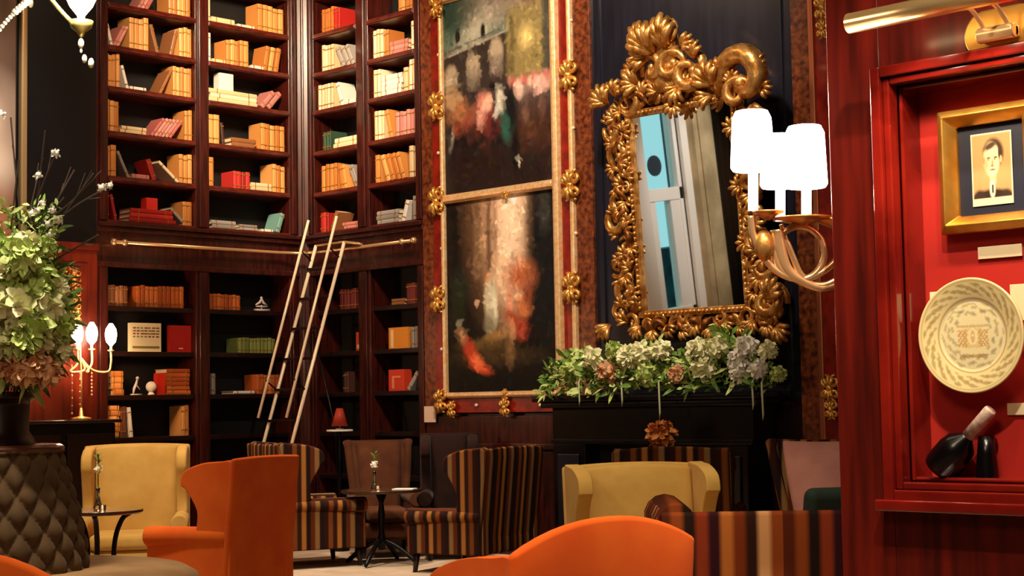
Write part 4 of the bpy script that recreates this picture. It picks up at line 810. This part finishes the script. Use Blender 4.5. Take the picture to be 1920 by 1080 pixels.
pv = ctr(700, 13.2); bud_vase('glass bud vase on the pedestal table between striped chairs', pv, .61, .27, WHITEF)
def tealight(pos, z_, label):
    t_ = thing('tealight', label, 'candle', (pos[0], pos[1], z_)); q = MB(); q.lathe([(.01, 0), (.022, 0), (.026, .04), (.022, .04), (.018, .006)], n=16); q.build('glass_cup', GLASS, t_, smooth=True)
    q = MB(); q.ball((0, 0, .02), .013, 10); q.build('flame', mat('flame', '#ffd9a0', .5, emis=14), t_)
p = ctr(192, 10.85); tealight(p, .6255, 'lit tealight beside the bud vase on the small table')
p = ctr(706, 13.08); tealight(p, .6105, 'lit tealight beside the bud vase on the pedestal table')
p = ctr(756, 13.25); b = MB(); b.box((-.09, -.06, 0), (.09, .06, .006)); o = b.build('menu_card', WHITEM); o.location = (p[0], p[1], .6105); o.rotation_euler = (0, 0, facing(15)); tag(o, 'white card lying on the pedestal table', 'card')
p = at(200, 950, 11); 
# red shade lamp and white topped stand behind the striped chair
c = ctr(636, 14.6); zt = at(650, 805, 14.6).z; st = thing('plant_stand', 'slim stand with a pale top beside the ladder foot', 'stand', (c[0], c[1], 0)); q = MB(); q.lathe([(.01, zt - .015), (.12, zt - .015), (.12, zt), (.01, zt)], n=24); q.build('top', WHITEM, st); q = MB(); q.lathe([(.08, 0), (.08, .02), (.015, .04), (.012, zt - .015)], n=12); q.build('pole', BLACKM, st)
tb = thing('red_shade_lamp', 'small lamp with a conical red shade on the slim stand', 'lamp', (c[0], c[1], zt + .001)); q = MB(); q.lathe([(.035, 0), (.035, .01), (.008, .02), (.008, .07)], n=12); q.build('base', BRASS, tb); q = MB(); q.lathe([(.075, .03), (.03, .19), (.027, .19), (.07, .03)], n=20); q.build('shade', mat('red_shade', '#a02a14', .6), tb, smooth=True)
# gilt andiron with a flame-like finial
p = on_y(1240, 815, 9.35); an = thing('andiron', 'gilt andiron with a spiky round finial standing on the hearth', 'andiron', (p.x, 9.35, .031)); z_ = p.z - .031
q = MB(); q.lathe([(.09, 0), (.09, .03), (.03, .06), (.02, .3), (.04, .4), (.015, .5), (.015, z_ - .1), (.04, z_ - .09)], n=16); q.build('stem', BRASS, an, smooth=True)
q = MB(); blossom(q, (0, 0, z_), .115, rn, 110); q.build('finial', RUSTF, an, smooth=True)

# ------------------------------------------------------------------ left wall: framed painting, candelabra on a dark cabinet
def left_fn(Ug, Vg):  # pale blobs paint a lamp's reflection into the canvas
    p = Paint(Ug, Vg, '#4c3a30'); p.el(.5, .3, .6, .25, '#6d5648', .8); p.el(.75, .55, .25, .12, '#d9c2ae', .7); p.el(.7, .63, .2, .07, '#f0e4d6', .6); p.el(.4, .52, .2, .1, '#2c2a22', .6); p.el(.8, .75, .3, .08, '#9c6a50', .6); p.rc(0, 1, .85, 1.1, '#3c2c1c', .1); p.noise(.2, 2, 8); return p.c
y1 = on_x(46, 300, AX + .05).y
gp = thing('gilt_painting', 'large gilt framed painting cut off by the left edge of the picture', 'painting', (AX, y1 - .9, 2.0))
paint_grid('canvas', 60, 90, lambda u, v: (.03, .82 - u * -0 - (1 - u) * 1.64, 3.6 * (1 - v)), left_fn, OIL, gp, .01)
q = MB()
for a_, c_ in (((-.92, -.1), (-.82, 3.7)), ((.86, -.1), (.92, 3.7)), ((-.92, -.1), (.92, .0)), ((-.92, 3.6), (.92, 3.7))): q.box((.002, a_[0], a_[1]), (.07, c_[0], c_[1]))
q.build('frame', mat('dull_gilt', '#b89a6c', .35, .5), gp, bevel=.015)
lc = on_x(150, 787, AX + .32)
cb_ = thing('console_cabinet', 'tall black console cabinet against the dark left wall', 'cabinet', (AX + .26, lc.y - .25, 0))
q = MB(); q.box((-.25, -.5, 0), (.22, .5, lc.z - .03)); q.build('body', BLK, cb_, bevel=.01); q = MB(); q.box((-.255, -.54, lc.z - .03), (.26, .54, lc.z)); q.build('top', mat('console_top', '#2c1c18', .15, coat=.8), cb_, bevel=.006)
for s_ in (-1, 1):
    q = MB(); q.box((.22, s_ * .03, .1), (.235, s_ * .47, lc.z - .12)); dd = q.build('door', MAHD, cb_, bevel=.004); q = MB(); q.ball((.25, s_ * .07, .6), .014, 8); q.build('knob', BRASS, dd, smooth=True)
cp = on_x(152, 780, AX + .28); cz = lc.z + .001
ca = thing('candelabra', 'lit gilt candelabra with three electric candles on the black cabinet', 'lamp', (cp.x, cp.y, cz)); Bc = Vector((cp.x, cp.y, cz))
def c_at(px_, py_): return on_x(px_, py_, AX + .28) - Bc
q = MB(); q.lathe([(.01, 0), (.09, 0), (.085, .015), (.02, .03), (.012, .1)], n=20); q.build('foot', GOLD, ca, smooth=True)
q = MB(); q.tube([(0, 0, .02), c_at(152, 700), c_at(148, 600), c_at(138, 505)], .009, 8); q.build('stem', GOLDL, ca, smooth=True)
q = MB(); rn2 = random.Random(4)
for k in range(16):
    c_ = c_at(136 + (k % 2) * 6 - 3, 505 + k * 6.2); BB = Matrix.Translation(c_) @ Matrix(((0, 0, 1, 0), (1, 0, 0, 0), (0, 1, 0, 0), (0, 0, 0, 1)))
    for sg in (-1, 1): scroll(q, (sg * .042, 0), .038, R(90), sg, B=BB, n=9, r0=.14)
q.build('filigree', GOLD, ca, smooth=True)
for k, (bx_, by_) in enumerate(((145, 632), (172, 632), (208, 634))):
    q = MB(); top = c_at(bx_, by_ + 26)
    q.tube(spl([c_at(152, 672), c_at(158 + k * 8, 694), c_at(bx_ - 14 + k * 4, 697), c_at(bx_, 682), top], 5), .010, 8); q.lathe([(.008, 0), (.03, .012), (.03, .018), (.012, .02)], c=top, n=12); q.build('arm', GOLDL, ca, smooth=True)
    q = MB(); q.lathe([(.011, .018), (.011, .06)], c=top, n=10); q.build('candle_tube', IVORY, ca)
    q = MB(); q.lathe([(.012, .055), (.042, .09), (.052, .15), (.045, .2), (.015, .25)], c=top, n=14); q.build('bulb', mat('candelabra_bulb', '#ffe2c0', .5, emis=16), ca, smooth=True)
for x_, y0_, y1_ in ((135, 690, 775), (150, 700, 770), (172, 700, 740)):
    q = MB()
    for k in range(7): q.ball(c_at(x_, y0_ + (y1_ - y0_) * k / 6), .009, 6)
    q.tube([c_at(x_, y0_ - 6), c_at(x_, y1_)], .002, 4); q.build('crystal_drop', GOLDL, ca, smooth=True)
p = on_x(175, 640, AX + .42); light('POINT', p, 34, (1, .55, .28), .05)

# ------------------------------------------------------------------ chandelier at the top left
CD = 7.2; hub = at(20, -190, CD)
ch = thing('chandelier', 'brass chandelier with glowing lamps and crystal drops in the top left corner', 'chandelier', hub)
def h_at(px_, py_, d=CD): return at(px_, py_, d) - hub
q = MB(); q.lathe([(.01, -.3), (.05, -.26), (.09, -.2), (.04, -.1), (.03, .1), (.06, .2), (.015, .3)], n=20); q.build('hub', BRASS, ch, smooth=True)
q = MB(); q.tube([(0, 0, .28), (0, 0, CEIL - hub.z)], .012, 8); q.build('rod', BRASS, ch)
arms = [(h_at(152, 48), h_at(112, 18), h_at(70, -40)), (h_at(-140, 40), h_at(-100, 20), h_at(-60, -60)), (h_at(20, 10, CD - .5), h_at(20, -10, CD - .3), h_at(20, -80, CD - .15)), (h_at(40, -60, CD + .5), h_at(40, -80, CD + .3), h_at(30, -120, CD + .15))]
for k, (e_, m1, m2) in enumerate(arms):
    if k == 2: e_ = h_at(-60, -30, CD - .5)
    q = MB(); q.tube(spl([Vector((0, 0, -.15)), m2, m1, e_ + Vector((0, 0, -.02)), e_ + Vector((0, 0, .02))], 6), .010, 8)
    q.lathe([(.01, -.05), (.02, -.03), (.045, -.01), (.055, .02), (.05, .02), (.03, .0)], c=e_, n=18); q.build('arm', mat('pale_brass', '#cfc07a', .3, .8), ch, smooth=True)
    q = MB(); q.lathe([(.012, .02), (.018, .045), (.05, .085), (.07, .13), (.06, .18), (.02, .22)], c=e_, n=18); q.build('lampshade_or_bloom', mat('chandelier_glow', '#fff0d6', .5, emis=9), ch, smooth=True)
    q = MB()
    for dx, dz, rr in ((0, -.08, .014), (.015, -.15, .012), (.045, -.17, .014), (0, -.115, .006)):
        q.ball(e_ + RT * dx + Vector((0, 0, dz)), rr, 8, sc=(1, 1, 1.7))
    q.tube([e_ + Vector((0, 0, -.04)), e_ + Vector((0, 0, -.1))], .002, 4); q.build('crystal_drop', mat('crystal', '#f4f0d8', .08, .0, coat=1), ch, smooth=True)
q = MB()
for k in range(12): q.ball(h_at(-6 + k * 5, 62 - k * 5.2 - 4 * math.sin(k / 11 * 3.14)), .011 + .006 * (k > 6), 7)
q.build('crystal_chain', mat('crystal', '#f4f0d8', .08), ch, smooth=True)
light('POINT', at(158, -25, CD - .12), 60, (1, .8, .5), .06)

# ------------------------------------------------------------------ near wall: display case contents
iv = None
def ny(px_, py_, Y=PY): return on_y(px_, py_, Y)
b = MB(); b.box((-2.29, 3.86, 1.04), (-.4, 3.90, 2.16)); o = b.build('display_panel', mat('red_felt', '#a3180c', .7, c2='#b82012', scale=3)); tag(o, 'bright red backing panel of the recessed display case', 'panel', kind='structure')
b = MB()
def ringframe(q, x0, x1, a, c, y0, y1, w_):
    q.box((x0, y0, a), (x0 + w_, y1, c)); q.box((x0 + w_, y0, c - w_), (x1, y1, c)); q.box((x0 + w_, y0, a), (x1, y1, a + w_)); q.box((x1 - w_, y0, a + w_), (x1, y1, c - w_))
ringframe(b, -2.305, -.38, 1.025, 2.175, PY - .03, PY + .0, .03); ringframe(b, -2.275, -.41, 1.055, 2.145, PY - .015, PY + .03, .02); ringframe(b, -2.255, -.43, 1.075, 2.125, PY + .03, PY + .12, .012)
b.box((-2.32, PY - .05, 1.00), (-.36, PY, 1.03))
o = b.build('trim_5', mat('glossy_red_mahogany', '#5c0f0a', .16, c2='#8a1d12', scale=4, coat=.8), bevel=.005); tag(o, 'glossy red mahogany moulding round the display case', 'trim', kind='structure')
# portrait
p0, p1 = (-2.172, 1.722), (-1.893, 2.05)
PYF = 3.858
pt = thing('portrait', 'gold framed sepia portrait of a man in a dark suit', 'picture', ((p0[0] + p1[0]) / 2, PYF, p0[1])); hw_ = (p1[0] - p0[0]) / 2; hh = p1[1] - p0[1]; fwid = .045
q = MB()
out = [(-hw_, 0), (hw_, 0), (hw_, hh), (-hw_, hh)]; mid_ = [(-hw_ + .02, .02), (hw_ - .02, .02), (hw_ - .02, hh - .02), (-hw_ + .02, hh - .02)]; inn = [(-hw_ + fwid, fwid), (hw_ - fwid, fwid), (hw_ - fwid, hh - fwid), (-hw_ + fwid, hh - fwid)]
vs = [(x, 0, z) for x, z in out] + [(x, -.035, z) for x, z in out] + [(x, -.05, z) for x, z in mid_] + [(x, -.02, z) for x, z in inn] + [(x, 0, z) for x, z in inn]
fs = [(k * 4 + i, k * 4 + (i + 1) % 4, (k + 1) * 4 + (i + 1) % 4, (k + 1) * 4 + i) for k in range(4) for i in range(4)]
q.add(vs, fs); q.build('frame', mat('frame_gold', '#c98f38', .35, .85, c2='#e0ad55', scale=12, bump=.2), pt, bevel=.004)
q = MB(); q.box((-hw_ + fwid - .004, -.006, fwid - .004), (hw_ - fwid + .004, 0, hh - fwid + .004)); q.build('mat_board', mat('navy_mat', '#151a2c', .6), pt)
def face_fn(Ug, Vg):
    p = Paint(Ug, Vg, '#a9875a'); p.el(.5, .45, .6, .55, '#b8925e', .6)
    p.el(.50, 1.02, .62, .24, '#2c1c12', .10); p.el(.18, .92, .16, .14, '#33221a', .2); p.el(.84, .94, .16, .14, '#33221a', .2)
    p.rc(.44, .6, .52, .72, '#c9b083', .05); p.el(.5, .78, .07, .12, '#efe2c0', .2); p.rc(.485, .53, .72, .84, '#1a120c', .02)
    p.el(.55, .29, .25, .21, '#3c2a1a', .15); p.el(.50, .37, .20, .235, '#e6d3a6', .12); p.el(.48, .185, .17, .045, '#4a3522', .4, -.25); p.el(.7, .30, .035, .09, '#3c2a1a', .3); p.el(.73, .38, .03, .05, '#cdb184', .2); p.el(.31, .38, .03, .05, '#a8895c', .2)
    p.el(.43, .35, .045, .012, '#3c281a', .4); p.el(.60, .35, .045, .012, '#3c281a', .4); p.el(.42, .375, .018, .010, '#4a3020', .6); p.el(.58, .375, .018, .010, '#4a3020', .6); p.el(.52, .42, .02, .05, '#b3935f', .6); p.el(.51, .46, .04, .012, '#8a6a42', .5); p.el(.52, .515, .07, .011, '#6a4028', .5); p.el(.36, .45, .06, .12, '#b8976a', .8, al=.7)
    p.rc(-.1, 1.1, .9, 1.1, '#e8d6ac', .01); p.rc(-.1, .03, -.1, 1.1, '#e8d6ac', .01); p.rc(.97, 1.1, -.1, 1.1, '#e8d6ac', .01); p.rc(-.1, 1.1, -.1, .02, '#e8d6ac', .01); return p.c
pw, ph_ = .115, .19; zc = hh / 2 - ph_ / 2
paint_grid('photograph', 90, 140, lambda u, v: (-pw / 2 + u * pw, -.008, zc + ph_ * (1 - v)), face_fn, attr_mat('sepia_print', .6, .3), pt, .001)
# plate
pc = tuple(ny(1829, 629, 3.815)); pl = thing('painted_plate', 'round cream painted plate hanging in the display case', 'plate', pc)
RP = .149
def plate_col(X, Z):
    r_ = np.sqrt(X * X + Z * Z) / RP; a = np.arctan2(Z, X); c = np.ones(X.shape + (3,)) * lin('#eadcaa')
    def mx(m_, col): 
        nonlocal c; m_ = np.clip(m_, 0, 1)[..., None]; c = c * (1 - m_) + lin(col) * m_
    mx((r_ > .66) * .5, '#d9c98a'); mx((np.abs(r_ - .66) < .015) * .8, '#a9813e'); mx((np.abs(r_ - .95) < .02) * .6, '#b8914a'); mx((r_ > .7) * (r_ < .92) * (np.sin(a * 19) * np.sin(r_ * 52) > .2) * .65, '#8f8a4c'); mx((r_ > .7) * (r_ < .92) * (np.sin(a * 19 + 2) * np.cos(r_ * 52) > .4) * .6, '#b4703a')
    mx((r_ > .34) * (r_ < .6) * (np.sin(a * 9 + 1) * np.sin(r_ * 45 + a * 3) > .35) * .6, '#a89a5a'); mx((r_ > .34) * (r_ < .6) * (np.sin(a * 7) * np.cos(r_ * 40) > .55) * .5, '#7d7f86')
    x, z = X / RP, Z / RP
    mx(((np.abs(x) < .17) & (np.abs(z + .05) < .17)) * .55, '#d9b768'); mx((((x / .1) ** 2 + ((z + .02) / .15) ** 2) < 1) * .9, '#f2e2b0'); mx(((np.abs(np.abs(x) - .2) < .09) & (np.abs(z + .05) < .15) & (np.sin(x * 90) * np.sin(z * 70 + 1) > -.2)) * .7, '#c08a48'); mx((((x / .04) ** 2 + ((z + .02) / .11) ** 2) < 1) * .6, '#c9974c'); mx(((np.abs(x) < .3) & (np.abs(z - .16) < .02)) * .5, '#a98a4a')
    mx(((np.abs(x) < .25) & (np.abs(z + .36) < .035)) * .6, '#9c7434'); mx(((np.abs(np.abs(x) - .28) < .12) & (np.abs(z - .42) < .02)) * .5, '#9a9068')
    return c
nr, na = 40, 120; vs = []; xs = []
for j in range(nr + 1):
    rr = RP * j / nr; t = j / nr; dep = -.012 - (.016 * max(0, (t - .6) / .4) ** .8)
    for i in range(na): a = 2 * math.pi * i / na; vs.append((rr * math.cos(a), dep, rr * math.sin(a))); xs.append((rr * math.cos(a), rr * math.sin(a)))
me = bpy.data.meshes.new('dish'); me.from_pydata(vs, [], [(j * na + i, j * na + (i + 1) % na, (j + 1) * na + (i + 1) % na, (j + 1) * na + i) for j in range(nr) for i in range(na)])
xs = np.array(xs); cc = plate_col(xs[:, 0], xs[:, 1]); ca4 = me.color_attributes.new('paint', 'FLOAT_COLOR', 'POINT'); c4 = np.ones((len(vs), 4), dtype=np.float32); c4[:, :3] = cc; ca4.data.foreach_set('color', c4.ravel())
me.materials.append(attr_mat('glazed_plate', .18, .6)); me.polygons.foreach_set('use_smooth', [True] * len(me.polygons)); o = bpy.data.objects.new('dish', me); COL.objects.link(o); o.parent = pl; sm = o.modifiers.new('solid', 'SOLIDIFY'); sm.thickness = .005; sm.offset = 0
def card(px0, py0, px1, py1, label, y=3.858, name='label_card'):
    a, c = ny(px0, py0, y), ny(px1, py1, y); q = MB(); q.box((a.x, y - .006, min(a.z, c.z)), (c.x, y, max(a.z, c.z))); o = q.build(name, IVORY, bevel=.001); tag(o, label, 'card')
    return o
card(1745, 548, 1778, 600, 'cream card tucked behind the left of the painted plate', y=3.832); card(1895, 534, 1935, 600, 'cream card tucked behind the right of the painted plate', y=3.832)
card(1835, 464, 1918, 480, 'narrow ivory label under the gold framed portrait'); card(1890, 756, 1935, 778, 'small cream card with reddish print right of the bottle')
# bottle lying against the panel
bt = thing('bottle', 'black bottle with a pale patterned neck leaning below the plate', 'bottle', (-2.05, 3.80, 1.09))
nk0 = ny(1815, 818, 3.80) - Vector(bt.location); nk1 = ny(1858, 768, 3.80) - Vector(bt.location); ax_ = (nk1 - nk0).normalized()
def along(q, prof, n=20, mi=0):
    M_ = ax_.to_track_quat('Z', 'Y').to_matrix().to_4x4(); M_.translation = nk0; q.lathe(prof, n=n, M=M_, mi=mi)
Ln = (nk1 - nk0).length
q = MB(); along(q, [(.002, -.125), (.044, -.122), (.048, -.11), (.048, -.055), (.042, -.03), (.017, -.003), (.014, .004)]); q.build('body', BLK, bt, smooth=True)
q = MB(); along(q, [(.0165, 0), (.0165, Ln - .004), (.0145, Ln), (.002, Ln)]); q.build('neck_sleeve', mat('sleeve', '#dcc9b6', .5, c2='#a8786a', scale=60), bt, smooth=True)
p = ny(1850, 850, 3.82); b = MB(); b.lathe([(.003, 0), (.03, 0), (.03, .006), (.028, .04), (.024, .075), (.02, .12), (.003, .12)], n=20); o = b.build('bottle_cradle', BLK, smooth=True); o.location = (p.x, 3.82, 1.072 - .002 + .003); tag(o, 'black cradle stand supporting the leaning bottle', 'stand')
# picture light above the case
pl_ = ny(1885, 60, PY); lp = thing('picture_light', 'brass picture light with a long tube above the display case', 'lamp', pl_)
q = MB(); n = 40; prof = []
for i in range(n):
    a = 2 * math.pi * i / n; x_ = .045 * math.copysign(1, math.cos(a)) + .06 * math.cos(a); prof.append((x_ * 1.0, .062 * math.sin(a)))
q.prism(prof, -.02, -.001, 'y'); q.build('wall_plate', mat('wall_plate_brass', '#dca850', .3, .85), lp, bevel=.006)
q = MB(); q.tube([(-.05, -.045, -.01), (.05, -.045, -.01)], .02, 14); q.box((-.05, -.045, -.025), (.05, -.02, .005)); q.build('joint', BRASS, lp, smooth=False, bevel=.004)
TY = PY - .20; t0 = on_y(1592, 50, TY) - pl_; t1_ = on_y(1930, -32, TY) - pl_; t0 = Vector((t0.x, TY - PY, (t0.z + t1_.z) / 2)); t1_ = Vector((t0.x + .62, TY - PY, t0.z))
for x_ in (-.03, .035): q = MB(); q.tube(spl([(x_, -.045, 0), (x_ - .01, -.1, .05), (x_ - .015, -.19, t0.z - .01)], 5), .006, 8); q.build('arm', BRASS, lp, smooth=True)
q = MB(); n = 20; vs = []
for e_ in (t0, t1_):
    for i in range(n): a = R(-60 + 300 * i / (n - 1)); vs.append((e_.x, e_.y + .026 * math.cos(a + R(90)), e_.z + .026 * math.sin(a + R(90)) ))
q.add(vs, [(i, i + 1, i + 1 + n, i + n) for i in range(n - 1)]); 
o = q.build('tube_shade', mat('light_brass', '#f0c888', .25, .8), lp, smooth=True); sm = o.modifiers.new('solid', 'SOLIDIFY'); sm.thickness = .003
q = MB(); q.tube([(t0.x + .01, t0.y + .008, t0.z - .004), (t1_.x - .01, t1_.y + .008, t1_.z - .004)], .016, 10); q.build('lamp_tube', mat('tube_glow', '#ffe0b0', .5, emis=4), lp, smooth=True)
for e_ in (t0, t1_): q = MB(); q.tube([e_, e_ + Vector((.008, 0, 0))], .026, 14); q.build('end_cap', BRASS, lp)
W_ = pl_ + (t0 + t1_) / 2
for k in (-.2, 0, .2): light('SPOT', (W_.x + k, W_.y + .03, W_.z - .035), 9, (1, .75, .5), .02, (W_.x + k, PY + .06, 1.35), 120, .8)

# ------------------------------------------------------------------ sconce on the end of the near wall
SD = 4.62; sb = Vector((-2.456, 3.90, at(1560, 470, SD).z)); sn = thing('wall_sconce', 'brass hunting horn sconce with bloom-shaped glowing shells on the near wall edge', 'lamp', sb)
def s_at(px_, py_, d=SD): return at(px_, py_, d) - sb
q = MB(); q.lathe([(.01, 0), (.05, 0), (.045, .012), (.02, .02)], n=20, M=Matrix.Translation((0, 0, 0)) @ Matrix.Rotation(R(-90), 4, 'Y')); q.build('backplate', BRASS, sn, smooth=True)
q = MB(); q.tube([s_at(1500 + 46 * math.cos(a), 474 + 50 * math.sin(a)) for a in [2 * math.pi * i / 36 for i in range(36)]], .0105, 10, closed=True); q.build('horn_loop', BRASS, sn, smooth=True)
q = MB(); q.tube(spl([s_at(1408, 405), s_at(1412, 440), s_at(1430, 480), s_at(1462, 512), s_at(1505, 524), s_at(1545, 508), s_at(1575, 480)], 6), .0105, 10); q.build('horn_tube', BRASS, sn, smooth=True)
q = MB(); q.tube(spl([s_at(1465, 420), s_at(1476, 455), s_at(1490, 490), s_at(1500, 512), s_at(1520, 532), s_at(1550, 534), s_at(1585, 515)], 6), [.007] * 6 + [.010] * 12 + [.010] * 19, 8); q.build('horn_tube', BRASS, sn, smooth=True)
q = MB(); q.tube(spl([s_at(1457, 430), s_at(1463, 470), s_at(1476, 505), s_at(1500, 525), s_at(1540, 540), s_at(1580, 530)], 6), [.021 - .0004 * i for i in range(31)], 10); q.build('horn_tube', BRASS, sn, smooth=True)
for x_, y_, s_ in ((1440, 400, .045), (1505, 412, .085), (1560, 415, .05)):
    q = MB(); q.lathe([(.006, -.02), (.02, -.012), (s_, .0), (s_, .006), (.01, .008)], c=s_at(x_, y_), n=24); q.build('drip_pan', mat('copper_brass', '#c88448', .3, .7), sn, smooth=True)
q = MB(); q.ball(s_at(1433, 460), .03, 12, sc=(1, 1, 1.5)); q.build('horn_bell', GOLDD, sn, smooth=True)
q = MB(); q.tube([s_at(1572, 440, SD), Vector((0, 0, s_at(1572, 440).z * .3))], .012, 8); q.build('wall_arm', BRASS, sn, smooth=True)
BLOOM = mat('sconce_glow', '#fff1e6', .5, emis=7)  # glowing shells built to the size of the bloom round the bulbs
for x_, yb, yt, w1, w2, ybase in ((1412, 320, 208, 42, 36, 395), (1463, 352, 252, 38, 32, 415), (1512, 352, 236, 40, 36, 412)):
    q = MB(); c_ = s_at(x_, yb); tp = s_at(x_, yt); h_ = (tp - c_).length; k = SD / FPX
    q.lathe([(w1 * k * .9, 0), (w1 * k, .01), (w2 * k * 1.02, h_ - .02), (w2 * k * .85, h_), (.01, h_ + .002)], c=c_, n=28); q.build('lampshade_or_bloom', BLOOM, sn, smooth=True)
    q = MB(); bs_ = s_at(x_, ybase); q.tube([bs_, c_], .0135 * 1.05, 12); q.build('candle_tube', mat('candle_glow', '#fff0e0', .5, emis=2.2), sn, smooth=True)
for px_, p_ in ((1412, 26), (1512, 26)):
    light('POINT', at(px_, 200, SD) + Vector((0, 0, .02)), 14, (1, .72, .45), .04)
light('POINT', at(1450, 372, SD), 12, (1, .65, .38), .04)
